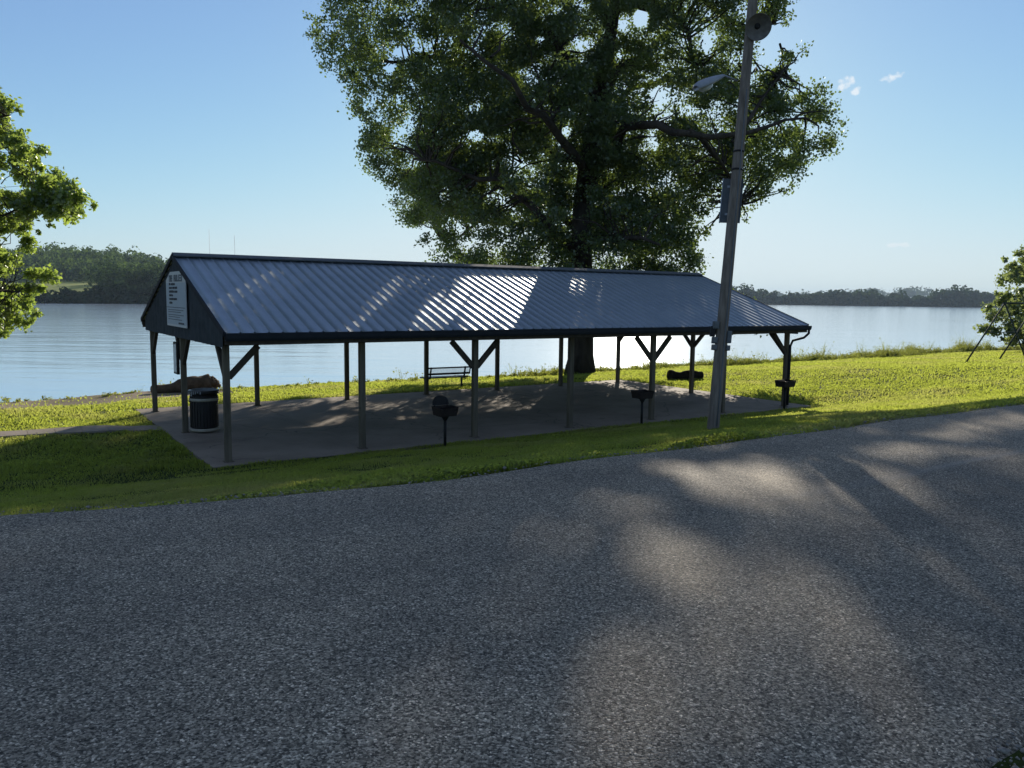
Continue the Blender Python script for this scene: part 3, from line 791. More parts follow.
for z, words in ((1.02, (0.1, 0.14, 0.1)), (0.93, (0.2, 0.12, 0.16)), (0.84, (0.32, 0.2)), (0.75, (0.12, 0.1)), (0.66, (0.25, 0.22)), (0.57, (0.2,))):
    x = -0.72
    for w in words:
        w *= 1.8; k = x
        while k < x + w - 0.02: stroke(k, k + 0.036, z - 0.025, z + 0.02 + random.uniform(0, 0.012)); k += 0.058
        stroke(x, x + w, z - 0.008, z + 0.006)
        x += w + 0.05
stroke(-hw + 0.08, hw - 0.08, 0.455, 0.468)
stroke(0.3, 0.9, 0.07, 0.11)
m.build('lettering', M['ink'], board)
sm = MB(); m = sm
for z, w in ((0.40, .9), (0.35, .8), (0.28, .95), (0.23, .7), (0.17, .85)):
    k = -0.9
    while k < -0.9 + w * 1.9: 
        q = random.uniform(0.04, 0.12); stroke(k, k + q, z - 0.01, z + 0.01); k += q + 0.025
m.build('small_print', M['ink_grey'], board)

# slim notice case on the middle gable post
nc = empty('notice_case', W(-0.10, PW / 2 + 0.30, 1.45), 'slim dark framed notice case hanging beside the middle gable post', 'notice case', TH)
m = MB(); m.box((0, 0, 0.40), (0.07, 0.42, 0.80)); fr_ = m.build('frame', M['black_iron'], nc, 0.01)
m = MB(); m.box((-0.037, 0, 0.40), (0.006, 0.34, 0.70)); m.build('face', M['case_face'], fr_)

# ------------------------------------------------------------------ litter bin
bp = W(0.44, 4.05, 0)
bn = empty('litter_bin', bp, 'black round litter barrel with cream bands standing inside the left end of the shelter', 'litter bin')
m = MB(); m.lathe([(0.0, 0.04), (0.29, 0.04), (0.315, 0.09), (0.32, 0.5), (0.325, 0.98), (0.30, 0.98), (0.30, 0.25), (0.0, 0.25)], 28); drum = m.build('drum', M['barrel'], bn)
m = MB()
for k in range(28):
    t = 2 * math.pi * k / 28; m.box((0.328, 0, 0.53), (0.016, 0.05, 0.78), Matrix.Rotation(t, 4, 'Z'))
m.build('slats', M['barrel'], drum)
for z in (0.045, 0.80):
    m = MB(); m.lathe([(0.318, z), (0.350, z), (0.350, z + 0.07), (0.318, z + 0.07), (0.318, z)], 28); m.build('band', M['cream'], bn)
m = MB(); m.lathe([(0.31, 0.98), (0.36, 0.98), (0.365, 1.02), (0.36, 1.06), (0.31, 1.06), (0.31, 0.98)], 28); m.build('rim', M['barrel'], bn)
m = MB()
for k in range(9):
    t = math.radians(205) + 0.16 * k; h = random.uniform(0.04, 0.14)
    m.box((0.372, 0, 1.055 - h / 2), (0.008, 0.024, h), Matrix.Rotation(t, 4, 'Z'))
m.lathe([(0.37, 1.062), (0.335, 1.075), (0.305, 1.06), (0.295, 0.9)], 28)
m.build('liner', M['liner'], bn)

# ------------------------------------------------------------------ pedestal grills
def grill(name_pos, label, hood, scale=1.0, rz=TH):
    g = empty('pedestal_grill', name_pos, label, 'grill', rz, 'pedestal grills along the shelter front')
    m = MB(); m.tube([(0, 0, -0.05), (0, 0, 0.74)], 0.035, 10); m.build('post', M['black_iron'], g)
    m = MB()
    t = 0.012; w, d, h = 0.54 * scale, 0.40, 0.21; z0 = 0.74
    m.box((0, 0, z0 + t / 2), (w * 0.86, d * 0.86, t))
    for sx in (-1, 1):
        m.add([(sx * w * 0.43, -d * .43, z0), (sx * w * 0.43, d * .43, z0), (sx * w * .5, d * .5, z0 + h), (sx * w * .5, -d * .5, z0 + h),
               (sx * (w * 0.43 - t), -d * .43, z0), (sx * (w * 0.43 - t), d * .43, z0), (sx * (w * .5 - t), d * .5, z0 + h), (sx * (w * .5 - t), -d * .5, z0 + h)],
              [(0, 1, 2, 3), (7, 6, 5, 4), (0, 3, 7, 4), (1, 5, 6, 2), (3, 2, 6, 7)])
    for sy in (-1, 1):
        hh = h if sy > 0 else h * 0.9
        m.add([(-w * .43, sy * d * .43, z0), (w * .43, sy * d * .43, z0), (w * .5, sy * d * .5, z0 + hh), (-w * .5, sy * d * .5, z0 + hh),
               (-w * .43, sy * (d * .43 - t), z0), (w * .43, sy * (d * .43 - t), z0), (w * .5, sy * (d * .5 - t), z0 + hh), (-w * .5, sy * (d * .5 - t), z0 + hh)],
              [(0, 1, 2, 3), (7, 6, 5, 4), (0, 3, 7, 4), (1, 5, 6, 2), (3, 2, 6, 7)])
    fb = m.build('firebox', M['rusty_iron'], g)
    m = MB()
    for k in range(9): m.tube([(-w * .4 + k * w * .1, -d * .42, z0 + h * .75), (-w * .4 + k * w * .1, d * .42, z0 + h * .75)], 0.006, 5)
    for s in (-1, 1): m.tube([(s * w * .3, -d * .42, z0 + h * .75), (s * w * .3, -d * .62, z0 + h * .82), (s * w * .3 + .05, -d * .66, z0 + h * .82)], 0.008, 5)
    m.build('grate', M['black_iron'], fb)
    m = MB(); m.lathe([(0.035, 0.62), (0.10, 0.735), (0.10, 0.74)], 12); m.build('collar', M['black_iron'], g)
    if hood:
        m = MB(); pr = []
        n = 14
        for k in range(n + 1):
            a = math.pi * k / n; pr.append((0.21 * math.cos(a), 0.22 * math.sin(a) ** 0.7))
        vs = [(x - 0.02, d * .42 + z * 0.15, z0 + h + 0.02 + z) for x, z in pr] + [(x - 0.02, d * .42 + z * 0.15 + 0.02, z0 + h + 0.02 + z) for x, z in pr]
        q = n + 1
        m.add(vs, [tuple(range(q)), tuple(range(2 * q - 1, q - 1, -1))] + [(i, q + i, q + i + 1, i + 1) for i in range(n)])
        for s in (-1, 1): m.tube([(s * .17 - 0.02, d * .43, z0 + h - 0.03), (s * .17 - 0.02, d * .43, z0 + h + 0.10)], 0.012, 6)
        m.build('raised_lid', M['black_iron'], g)
    return g
grill(on_ground(445, 447), 'black pedestal grill with a rounded raised lid, left of the third front post', True, 0.92)
grill(on_ground(641.5, 424.5), 'black pedestal grill with a plain open box, left of the leaning pole', False, 0.95)
grill(on_ground(784, 409.5), 'black pedestal grill close against the rightmost front post', False, 1.05)

# ------------------------------------------------------------------ bench, logs
bL, bR = on_ground(433, 389), on_ground(460, 388)
bc = (bL + bR) / 2; bc.z = gz(bc.x, bc.y) - 0.02
bench = empty('park_bench', bc, 'black metal park bench facing the river behind the shelter', 'bench', TH - 0.05)
LB = 1.85
m = MB()
for k in range(3): m.box((-0.02, 0.02 + k * 0.15, 0.45), (LB, 0.145, 0.05))
m.build('seat', M['bench_black'], bench, 0.008)
m = MB()
tilt = Matrix.Translation((0, -0.09, 0.47)) @ Matrix.Rotation(math.radians(12), 4, 'X')
for z, hh in ((0.13, 0.075), (0.37, 0.05)): m.box((0, 0, z), (LB, 0.03, hh), tilt)
for k in range(46): m.box((-LB / 2 + 0.02 + k * (LB - 0.04) / 45, 0, 0.25), (0.008, 0.012, 0.24), tilt)
for s in (-1, 1): m.box((s * LB / 2, 0, 0.25), (0.045, 0.035, 0.30), tilt)
m.build('backrest', M['bench_black'], bench)
for s in (-1, 1):
    m = MB(); m.box((s * 0.72, 0.16, 0.22), (0.06, 0.06, 0.44)); m.box((s * 0.72, 0.16, 0.415), (0.06, 0.42, 0.03))
    m.beam((s * 0.72, -0.04, 0.41), (s * 0.72, -0.17, 0.86), 0.05, 0.05); m.box((s * 0.72, 0.12, 0.012), (0.07, 0.5, 0.024))
    m.build('leg', M['bench_black'], bench)

def log(name, p0, p1, r0, r1, mat, label, roots=False):
    c = (p0 + p1) / 2
    o = empty(name, Vector((c.x, c.y, gz(c.x, c.y))), label, 'log')
    n = 22; m = MB()
    pts = [p0.lerp(p1, i / n) + Vector((0, .05 * math.sin(i * .35), .04 * math.sin(i * .4 + 2))) - o.location for i in range(n + 1)]
    m.tube(pts, [(r0 + (r1 - r0) * i / n) * (1 + .07 * math.sin(i * .55 + 1) + .03 * math.sin(i * 1.3)) for i in range(n + 1)], 20, True, 0.05)
    m.build('stem', mat, o)
    if roots:
        e = pts[-1]; m = MB()
        dirn = (pts[-1] - pts[-3]).normalized()
        for k in range(46):
            d = Vector((random.gauss(0, 1), random.gauss(0, 1), random.gauss(0, .8))).normalized()
            if d.dot(dirn) < -0.35: d = -d
            ln = random.uniform(0.16, 0.46) * (0.75 if d.z > 0.4 else 1.0)
            q = e + d * ln; q.z = max(q.z, -0.05)
            w_ = Vector((random.gauss(0, .04), random.gauss(0, .04), random.gauss(0, .04)))
            m.tube([e - dirn * .12, e.lerp(q, .5) + w_, q], [0.17, random.uniform(.07, .13), random.uniform(.03, .08)], 7, True, 0.2)
        m.build('root_plate', mat, o)
    return o
a = on_ground(152, 393.5); b = on_ground(208, 391); a.z += 0.12; b.z = gz(b.x, b.y) + 0.34
b = a + (b - a).normalized() * 2.7 if (b - a).length > 4 else b
b.z = gz(b.x, b.y) + 0.34
log('driftwood_log', a, b, 0.13, 0.34, M['driftwood'], 'weathered brown driftwood log with its root plate lying by the water', True)
a = on_ground(669, 379.5); b = on_ground(702, 378.5); a.z += 0.17; b.z += 0.17
b = a + (b - a).normalized() * min(1.75, (b - a).length); b.z = gz(b.x, b.y) + 0.16
log('fallen_log', a, b, 0.20, 0.17, M['log_bark'], 'short dark log lying in the weeds beyond the right end of the shelter')

# ------------------------------------------------------------------ leaning pole with its fittings
pb = on_ground(713, 430); pd = (pb - CAM).dot(fw)
PA = at_depth(713, 428, pd); PT = at_depth(757.5, -50, pd)
pole = empty('utility_pole', Vector((PA.x, PA.y, gz(PA.x, PA.y))), 'leaning weathered wooden utility pole in the grass between the road and the shelter', 'pole')
def on_pole(y):      # point on the axis by height in the photo at the pole's own distance
    x = 713 + (757.5 - 713) * (428 - y) / 478
    return at_depth(x, y, pd)
ax = (PT - PA).normalized()
m = MB(); ps = [PA - ax * 0.4 + (PT - PA) * (i / 24) * 1.05 for i in range(25)]
m.tube([p - pole.location for p in ps], [0.130 - 0.032 * i / 24 for i in range(25)], 20, True, 0.012); m.build('shaft', M['pole_wood'], pole)
def pframe(p, yaw=0.0):
    z = ax; x = Vector((1, 0, 0)); x = (x - z * x.dot(z)).normalized(); y = z.cross(x)
    return Matrix.Translation(p) @ Matrix((x, y, z)).transposed().to_4x4() @ Matrix.Rotation(yaw, 4, 'Z')
for (yy, sx, w, h, col) in ((326, -1, .12, .16, 'box_grey'), (341.0, -1, .11, .14, 'box_grey'), (348, -1, .10, .12, 'box_grey'), (336.5, 1, .10, .26, 'box_grey'), (347.5, 1, .09, .11, 'box_grey')):
    m = MB(); mm = pframe(on_pole(yy) - pole.location); m.box((sx * (0.115 + w / 2 - 0.02), -0.04, 0), (w, 0.13, h), mm); m.box((sx * (0.115 + w / 2 - 0.02), -0.112, 0), (w * .8, 0.014, h * .8), mm)
    m.build('outlet_box', M[col], pole, 0.006)
m = MB(); mm = pframe(on_pole(330) - pole.location); m.box((-0.20, 0.0, -0.05), (0.10, 0.10, 0.22), mm); m.build('floodlight', M['horn_dark'], pole, 0.01)
m = MB(); m.tube([on_pole(425) + Vector((0.04, -0.13, 0)) - pole.location, on_pole(380) + Vector((0.04, -0.127, 0)) - pole.location, on_pole(300) + Vector((0.04, -0.122, 0)) - pole.location, on_pole(200) + Vector((0.03, -0.116, 0)) - pole.location, on_pole(90) + Vector((0.02, -0.11, 0)) - pole.location], 0.014, 6)
m.build('conduit', M['box_grey'], pole)
for yy in (152, 170):
    m = MB(); m.lathe([(0.112, -0.02), (0.122, -0.02), (0.122, 0.02), (0.112, 0.02)], 20, pframe(on_pole(yy) - pole.location)); m.build('strap', M['black_iron'], pole)

# metal sign panel on the far side of the pole
sc_ = on_pole(199)
so = empty('metal_sign', sc_, 'narrow grey blue metal sign panel strapped behind the upper pole, under the lamp', 'sign')
mm = pframe(Vector((0, 0, 0)), math.radians(-18))
m = MB(); m.box((-0.07, 0.17, 0), (0.44, 0.025, 0.96), mm); m.build('panel', M['sign_back'], so, 0.004)
for z in (-0.3, 0.3):
    m = MB(); m.box((-0.05, 0.145, z), (0.26, 0.03, 0.05), mm); m.build('bracket', M['galv'], so)
m = MB(); m.box((-0.282, 0.168, 0), (0.018, 0.05, 0.97), mm); m.build('edge_strip', M['galv'], so)

# street lamp head on a short arm
lp = at_depth(737, 82, pd)
lamp = empty('street_lamp', lp, 'grey street lamp head on a short arm reaching left from the pole', 'street lamp')
tip = at_depth(696, 89, pd - 0.55) - lp; tail = at_depth(724, 76, pd - 0.2) - lp
m = MB(); m.tube([Vector((0, 0, 0.02)), tail * 0.5 + Vector((0, 0, .02)), tail + (tail - tip) * 0.02], [0.024, 0.024, 0.024], 8); m.build('arm', M['galv'], lamp)
dv = (tip - tail); n = 12
sidev = dv.cross(Vector((0, 0, 1))).normalized(); upv = sidev.cross(dv.normalized()).normalized()
vs = []; fs = []
ring = 14
for i in range(n + 1):
    t = i / n
    w = 0.045 + 0.135 * math.sin(min(1, t * 1.25) * math.pi / 2) * (1 if t < 0.85 else math.sqrt(max(0.02, 1 - ((t - 0.85) / 0.16) ** 2)))
    hgt = 0.04 + 0.085 * math.sin(min(1, t * 1.3) * math.pi / 2) * (1 if t < 0.8 else math.sqrt(max(0.03, 1 - ((t - 0.8) / 0.21) ** 2)))
    c = tail + dv * t
    for k in range(ring):
        a = 2 * math.pi * k / ring
        zz = math.sin(a) * hgt
        if zz < 0: zz *= 0.45
        vs.append(c + sidev * (math.cos(a) * w) + upv * zz)
for i in range(n):
    for k in range(ring): fs.append((i * ring + k, i * ring + (k + 1) % ring, (i + 1) * ring + (k + 1) % ring, (i + 1) * ring + k))
fs += [tuple(range(ring)), tuple(n * ring + k for k in reversed(range(ring)))]
m = MB(); m.add(vs, fs, True); head = m.build('head', M['lamp_grey'], lamp)
m = MB(); mm = Matrix.Translation(tail + dv * 0.68 - upv * 0.05) @ Matrix((dv.normalized(), sidev, upv)).transposed().to_4x4()
m.lathe([(0.0, -0.075), (0.07, -0.065), (0.115, -0.03), (0.13, 0.012)], 16, mm @ Matrix.Diagonal((1.5, 0.95, 1, 1))); m.build('lens', M['lens'], head)

# loudspeaker horn
hp = at_depth(758.5, 27, pd - 0.30)
horn = empty('loudspeaker_horn', hp, 'round grey loudspeaker horn facing the road near the top of the pole', 'loudspeaker')
face = (CAM - hp).normalized(); face = (face + Vector((0.25, 0, -0.18))).normalized()
q = face.to_track_quat('Z', 'Y').to_matrix().to_4x4() @ Matrix.Scale(0.86, 4)
m = MB(); m.lathe([(0.31, 0.0), (0.322, 0.005), (0.32, -0.02), (0.27, -0.06), (0.19, -0.13), (0.13, -0.22), (0.11, -0.3)], 32, q)
m.lathe([(0.31, 0.0), (0.27, -0.035), (0.20, -0.07), (0.12, -0.09), (0.075, -0.11)], 32, q); bell = m.build('bell', M['horn_grey'], horn)
m = MB(); m.lathe([(0.0, -0.085), (0.06, -0.09), (0.072, -0.11)], 20, q); m.build('throat', M['horn_dark'], bell)
m = MB(); m.lathe([(0.0, -0.4), (0.10, -0.39), (0.115, -0.36), (0.115, -0.25), (0.08, -0.22)], 20, q); m.build('driver', M['horn_grey'], horn)
m = MB(); m.beam(Vector((0, 0, -0.02)) - face * 0.25, on_pole(30) - hp, 0.04, 0.03); m.build('bracket', M['galv'], horn)

# ------------------------------------------------------------------ swing frame on the right
f1 = on_ground(965, 363); f1d = (f1 - CAM).dot(fw)
f2 = at_depth(1027, 358, f1d + 0.5); f2.z = gz(f2.x, f2.y)
apex = at_depth(1005, 303, f1d + 0.3)
bar = Vector((2.46, 1.58, 0.0)); bar = bar.normalized() * 2.95
sw = empty('swing_frame', f1, 'grey green tubular steel swing frame standing on the sunny lawn', 'swing frame')
for k in range(2):
    for f in (f1, f2):
        a = f + bar * k; a.z = gz(a.x, a.y)
        m = MB(); m.tube([a - Vector((0, 0, .05)) - f1, apex + bar * k - f1], 0.035, 8); m.build('leg', M['swing_tube'], sw)
    m = MB(); a = f1.lerp(apex, .5) + bar * k; b = f2.lerp(apex, .5) + bar * k
    m.tube([a - f1, b - f1], 0.02, 6); m.build('cross_brace', M['swing_tube'], sw)
m = MB(); m.tube([apex - bar * 0.05 - f1, apex + bar * 1.05 - f1], 0.04, 8); m.build('top_bar', M['swing_tube'], sw)

# ------------------------------------------------------------------ grass
def noise2(x, y, s, seed=0):
    return (np.sin(x * s + seed) * np.sin(y * s * 1.13 + seed * 1.7) + np.sin((x + y) * s * 0.61 + seed * 2.3) * np.sin((x - y) * s * 0.77 + 1.1 + seed)) * 0.5
def grass_points(n, rmin, rmax, half=0.72):
    r = np.exp(R.uniform(math.log(rmin), math.log(rmax), n)); a = R.uniform(-half, half, n)
    x = r * np.sin(a); y = r * np.cos(a)
    u, v = UV(x, y)
    rf = road_far(u) + 0.03 + 0.12 * np.maximum(0, noise2(u, v, 5.0, 3)) * 0
    ragged = 0.17 * noise2(u, u * 0.3, 3.1, 1) + 0.15 * noise2(u, u * .2, 11.0, 4) + 0.10 * noise2(u, u * .4, 27.0, 8) - 0.04
    ok = ((v > rf + ragged) | (v < road_near(u) - 0.02 + ragged)) & (v < bank_edge(u) + 1.6)
    ok &= ~((u > -0.43 + 0.06 * noise2(v, v * .4, 4, 6)) & (u < 18.8) & (v > -0.40 + 0.09 * noise2(u, u * .3, 4, 2)) & (v < 9.2))
    # footpath
    tpath = np.clip((-0.62 - u) / 40, 0, 1); lo = 4.75 + (-0.62 - u) * 0.256; hi = lo + 0.82
    ok &= ~((u < -0.6) & (u > -30) & (v > lo + 0.02) & (v < hi - 0.02))
    beach = (v > bank_edge(u) - 3.2 + 0.6 * noise2(u, v, 1.5, 5)) & (u < 4 + noise2(u, v, 1.1, 3))
    ok &= ~(beach & (R.uniform(0, 1, n) > 0.05))
    return x[ok], y[ok], u[ok], v[ok], r[ok]
def blades(x, y, u, v, r, hbase, wbase):
    n = len(x); z = ground(u, v)
    fringe = np.exp(-np.clip(v - road_far(u), 0, 9) / 0.35) 
    tuft = 0.72 + 0.5 * noise2(x, y, 2.1, 7) + 0.35 * noise2(x, y, 6.3, 2)
    tuft = 0.85 + (tuft - 0.85) * np.clip(14 / r, .35, 1)
    h = hbase * R.uniform(0.45, 1.3, n) * np.clip(tuft, 0.25, 1.7) * (1 + 0.55 * fringe)
    w = wbase * (np.maximum(r, 6) / 8) ** 0.95 * R.uniform(0.7, 1.3, n)
    an = R.uniform(0, 2 * math.pi, n); la = R.uniform(0, 2 * math.pi, n); le = h * R.uniform(0.15, 0.9, n)
    b = np.stack([x, y, z - 0.01], 1)
    s = np.stack([np.cos(an) * w, np.sin(an) * w, 0 * w], 1)
    mid = b + np.stack([np.cos(la) * le * .3, np.sin(la) * le * .3, h * .6], 1)
    top = b + np.stack([np.cos(la) * le, np.sin(la) * le, h], 1)
    V = np.stack([b - s, b + s, mid + s * .7, mid - s * .7, top], 1).reshape(-1, 3)
    i = np.arange(n) * 5
    T = np.concatenate([np.stack([i, i + 1, i + 2], 1), np.stack([i, i + 2, i + 3], 1), np.stack([i + 3, i + 2, i + 4], 1)])
    return V, T
g = grass_points(820000, 5.0, 75)
V, T = blades(*g, 0.075, 0.0045)
g2 = grass_points(420000, 17.0, 75)
V2, T2 = blades(*g2, 0.085, 0.0065)
T = np.concatenate([T, T2 + len(V)]); V = np.concatenate([V, V2])
o = np_mesh('lawn_grass', V, T, M['grass']); tag(o, 'short mown grass of the riverside lawn', 'grass', kind='stuff')
# broad little leaves (clover, plantain) along the road edge
n = 110000
u = R.uniform(-9, 32, n); v = road_far(u) + np.abs(R.normal(0, 0.55, n)) - 0.01 + 0.12 * noise2(u, u * .3, 3.1, 1) + 0.08 * noise2(u, u * .2, 11.0, 4)
p = np.stack([X0 + u * ct - v * st, Y0 + u * st + v * ct, ground(u, v) + R.uniform(0.0, 0.13, n) * (0.6 + 0.5 * noise2(u, v, 2.3, 4))], 1)
sel = noise2(u, v, 1.7, 9) + R.uniform(-.6, .6, n) > 0.0; p = p[sel]
V, Fq = leaf_quads(p, R.uniform(0.02, 0.05, len(p)), 2.0, 0.9)
o = np_mesh('clover_leaves', V, Fq, M['grass']); tag(o, 'small broad clover and plantain leaves along the road edge', 'ground cover', kind='stuff')

# loose chippings along both road edges
n = 5200
u = np.concatenate([R.uniform(-8, 34, n - 1200), R.uniform(-3, 4, 1200)])
v = np.concatenate([road_far(u[:n - 1200]) - np.abs(R.normal(0, 0.14, n - 1200)) + 0.06, road_near(u[n - 1200:]) + np.abs(R.normal(0, 0.10, 1200)) - 0.04])
sz = np.exp(R.normal(math.log(0.006), 0.5, n)).clip(.003, .022)
vv2 = (v - road_near(u)) / (road_far(u) - road_near(u))
zz2 = ROADZ + 0.004 + 0.05 * (1 - (2 * vv2 - 1) ** 2)
c = np.stack([X0 + u * ct - v * st, Y0 + u * st + v * ct, zz2 + sz * .4], 1)
oct_ = np.array([[1, 0, 0], [-1, 0, 0], [0, 1, 0], [0, -1, 0], [0, 0, .8], [0, 0, -.8]], float)
V = (c[:, None, :] + oct_[None] * sz[:, None, None] * R.uniform(.6, 1.3, (n, 6, 1))).reshape(-1, 3)
of = np.array([[0, 2, 4], [2, 1, 4], [1, 3, 4], [3, 0, 4], [2, 0, 5], [1, 2, 5], [3, 1, 5], [0, 3, 5]])
o = np_mesh('loose_gravel', V, (np.arange(n)[:, None, None] * 6 + of[None]).reshape(-1, 3), M['gravel']); tag(o, 'loose grey chippings scattered along the road edges', 'gravel', kind='stuff')

# tall weeds on the bank edge
stems_v = []; stems_f = []; lv = []; ls = []
nb = 0
def add_blade(b, top, w):
    global nb
    a = random.uniform(0, 6.28); s = np.array([math.cos(a) * w, math.sin(a) * w, 0])
    mid = b + (top - b) * .55 + np.array([0, 0, .06 * (top - b)[2]])
    stems_v.extend([b - s, b + s, mid + s * .8, mid - s * .8, top]); stems_f.extend([(nb, nb + 1, nb + 2), (nb, nb + 2, nb + 3), (nb + 3, nb + 2, nb + 4)]); nb += 5
for k in range(5200):
    u = random.uniform(-14, 95); dens = float(sstep(13, 21, u)) * 0.95 + 0.10
    if random.random() > dens: continue
    v = float(bank_edge(u)) + random.gauss(0.5, 0.55) - 0.2
    patch = 0.5 + 0.5 * float(noise2(u, v * .3, 0.6, 2)) + 0.3 * float(noise2(u, v, 1.7, 5))
    h = random.uniform(0.2, 0.62) * (0.35 + 1.7 * max(0, patch) ** 2.2) * (0.45 + 0.55 * float(sstep(12, 20, u)))
    if random.random() < 0.05: h *= 2.3
    x = X0 + u * ct - v * st; y = Y0 + u * st + v * ct; z = float(ground(u, v)) - 0.03
    b = np.array([x, y, z])
    for q in range(7):
        t = b + np.array([random.gauss(0, .16) * h * 2, random.gauss(0, .16) * h * 2, h * random.uniform(.5, 1.1)])
        add_blade(b + np.array([random.gauss(0, .06), random.gauss(0, .06), 0]), t, 0.010)
        if random.random() < 0.6:
            for j in range(5): lv.append(b + (t - b) * random.uniform(.3, 1.0) + np.array([random.gauss(0, .05), random.gauss(0, .05), 0])); ls.append(random.uniform(0.05, 0.13))
o = np_mesh('bank_weeds', np.array(stems_v), np.array(stems_f), M['weed']); tag(o, 'tall ragged weeds and grasses along the top of the river bank', 'weeds', kind='stuff')
V, Fq = leaf_quads(np.array(lv), np.array(ls), 0.3, 0.5)
o = np_mesh('bank_weed_leaves', V, Fq, M['weed']); tag(o, 'loose leaves of the weeds on the river bank', 'weeds', kind='stuff')

# ------------------------------------------------------------------ far banks, woods
def wood(name, spots, label, mat, per, fsz, kind='stuff'):
    VV_ = []
    for (x, y, z, h, w) in spots:
        m_ = int(per * R.uniform(.85, 1.15))
        nl = 7
        lob = R.normal(size=(nl, 3)) * np.array([w * .24, w * .24, h * .12]); lob[:, 2] += h * R.uniform(.38, .74, nl)
        lr = R.uniform(.20, .32, nl) * w
        k = R.integers(0, nl, m_)
        d = R.normal(size=(m_, 3)); d /= np.linalg.norm(d, axis=1)[:, None]
        p = lob[k] + d * (lr[k] * R.uniform(.85, 1.05, m_))[:, None]
        low = R.uniform(0, 1, m_) < .16
        p[low, 2] = R.uniform(0, .45, low.sum()) * h; p[low, :2] = R.normal(size=(low.sum(), 2)) * w * .28
        p[:, 2] = np.maximum(p[:, 2], 0.2)
        nn = d + R.normal(size=(m_, 3)) * .32; nn /= np.linalg.norm(nn, axis=1)[:, None]
        t = np.cross(nn, R.normal(size=(m_, 3))); t /= np.linalg.norm(t, axis=1)[:, None]; b = np.cross(nn, t)
        s_ = (R.uniform(.6, 1.3, m_) * fsz * .5)[:, None]
        P = p + np.array([x, y, z])
        VV_.append(np.stack([P - t * s_ * 1.2, P + b * s_, P + t * s_ * 1.2, P - b * s_], 1).reshape(-1, 3))
    V = np.concatenate(VV_); Fq = np.arange(len(V)).reshape(-1, 4)
    o = np_mesh(name, V, Fq, mat); return tag(o, label, 'wood', kind=kind)

def far(px, d, z): # point at depth d along image column px, height z
    p = at_depth(px, 300, d); return p.x, p.y, z
# right / middle far bank
def bank_strip(name, cols, d0, d1, z, mat):
    vs = []; fs = []
    for px in cols:
        for d, zz in ((d0(px), WZ - 0.5), (d0(px) + 6, z), (d1(px), z + 1.0)):
            x, y, _ = far(px, d, 0); vs.append((x, y, zz))
    n = len(cols)
    for i in range(n - 1):
        for j in range(2): fs.append((i * 3 + j, (i + 1) * 3 + j, (i + 1) * 3 + j + 1, i * 3 + j + 1))
    MB().add(vs, fs, True).build(name, mat)['kind'] = 'structure'
dfar = lambda px: 1270 + 60 * math.sin(px * .004)
bank_strip('far_bank', list(range(-400, 1900, 50)), dfar, lambda px: 7000, WZ + 2.0, M['far_earth'])
spots = []
for k in range(330):
    px = random.uniform(150, 1250); row = random.random()
    d = dfar(px) + 8 + row * 60
    hh = random.uniform(17, 30) * (0.85 + 0.25 * math.sin(px * .045) * math.sin(px * .017 + 1)); x, y, z = far(px, d, WZ + 2)
    spots.append((x, y, z, hh, hh * random.uniform(.7, 1.0)))
for k in range(420):
    px = random.uniform(140, 1260); d = dfar(px) + random.uniform(4, 10); hh = random.uniform(9, 14); x, y, z = far(px, d, WZ + 1)
    spots.append((x, y, z, hh, hh * 1.6))
wood('far_bank_wood', spots, 'hazy line of trees along the far bank of the river', M['wood_far'], 230, 3.6)
spots = []
for k in range(200):
    px = random.uniform(400, 1200); d = random.uniform(3000, 3500); hh = 30
    x, y, z = far(px, d, WZ + 12 + 14 * math.exp(-((px - 930) / 60) ** 2) + 6 * math.sin(px * .03)); spots.append((x, y, z, hh, 60))
wood('distant_wood', spots, 'pale blue distant wooded ridge behind the far treeline', M['wood_far'], 60, 9.0)

# left hill
dl = lambda px: 452 + (px - 100) * 0.25
def hill_z(px, d):
    prof = np.interp(px, [-300, -100, 0, 60, 100, 150, 200, 260, 340], [26, 30, 32, 34, 32, 27, 23, 16, 8])
    return WZ + 3.0 + 9.0 * float(sstep(470, 600, d)) + (prof - 9) * float(sstep(600, 830, d))
cols = list(range(-420, 420, 20)); ds = [0, 5, 30, 70, 110, 150, 200, 260, 320, 380, 460, 700]
vs = []; fs = []
for px in cols:
    for k, dd in enumerate(ds):
        d = dl(px) + dd; x, y, _ = far(px, d, 0)
        vs.append((x, y, WZ - 0.5 if k == 0 else (WZ + 2.5 if k == 1 else (WZ - 1 if px > 380 else hill_z(px, d)))))
n = len(ds)
for i in range(len(cols) - 1):
    for j in range(n - 1): fs.append((i * n + j, (i + 1) * n + j, (i + 1) * n + j + 1, i * n + j + 1))
MB().add(vs, fs, True).build('wooded_hill', M['meadow'])['kind'] = 'structure'
spots = []
for k in range(600):
    px = random.uniform(-330, 330); d = random.uniform(600, 860)
    if 15 < px < 108 and d < 632: continue
    x, y, _ = far(px, d, 0); hh = random.uniform(12, 21); spots.append((x, y, hill_z(px, d) - 2, hh, hh * random.uniform(.85, 1.15)))
wood('hillside_wood', spots, 'dense green wood covering the hill across the river on the left', M['wood_hill'], 330, 1.9)
spots = []
for k in range(170):
    px = random.uniform(-330, 350); d = dl(px) + random.uniform(1, 16); x, y, _ = far(px, d, 0)
    if px < 102: hh = random.uniform(4.0, 6.8); w = hh * 1.3
    else: hh = random.uniform(9, 14); w = hh * .9
    spots.append((x, y, WZ + 1, hh, w))
for k in range(260):
    px = random.uniform(-330, 350); d = dl(px) + random.uniform(-1, 4); x, y, _ = far(px, d, 0); hh = random.uniform(2.5, 4.5); spots.append((x, y, WZ - .4, hh, hh * 2))
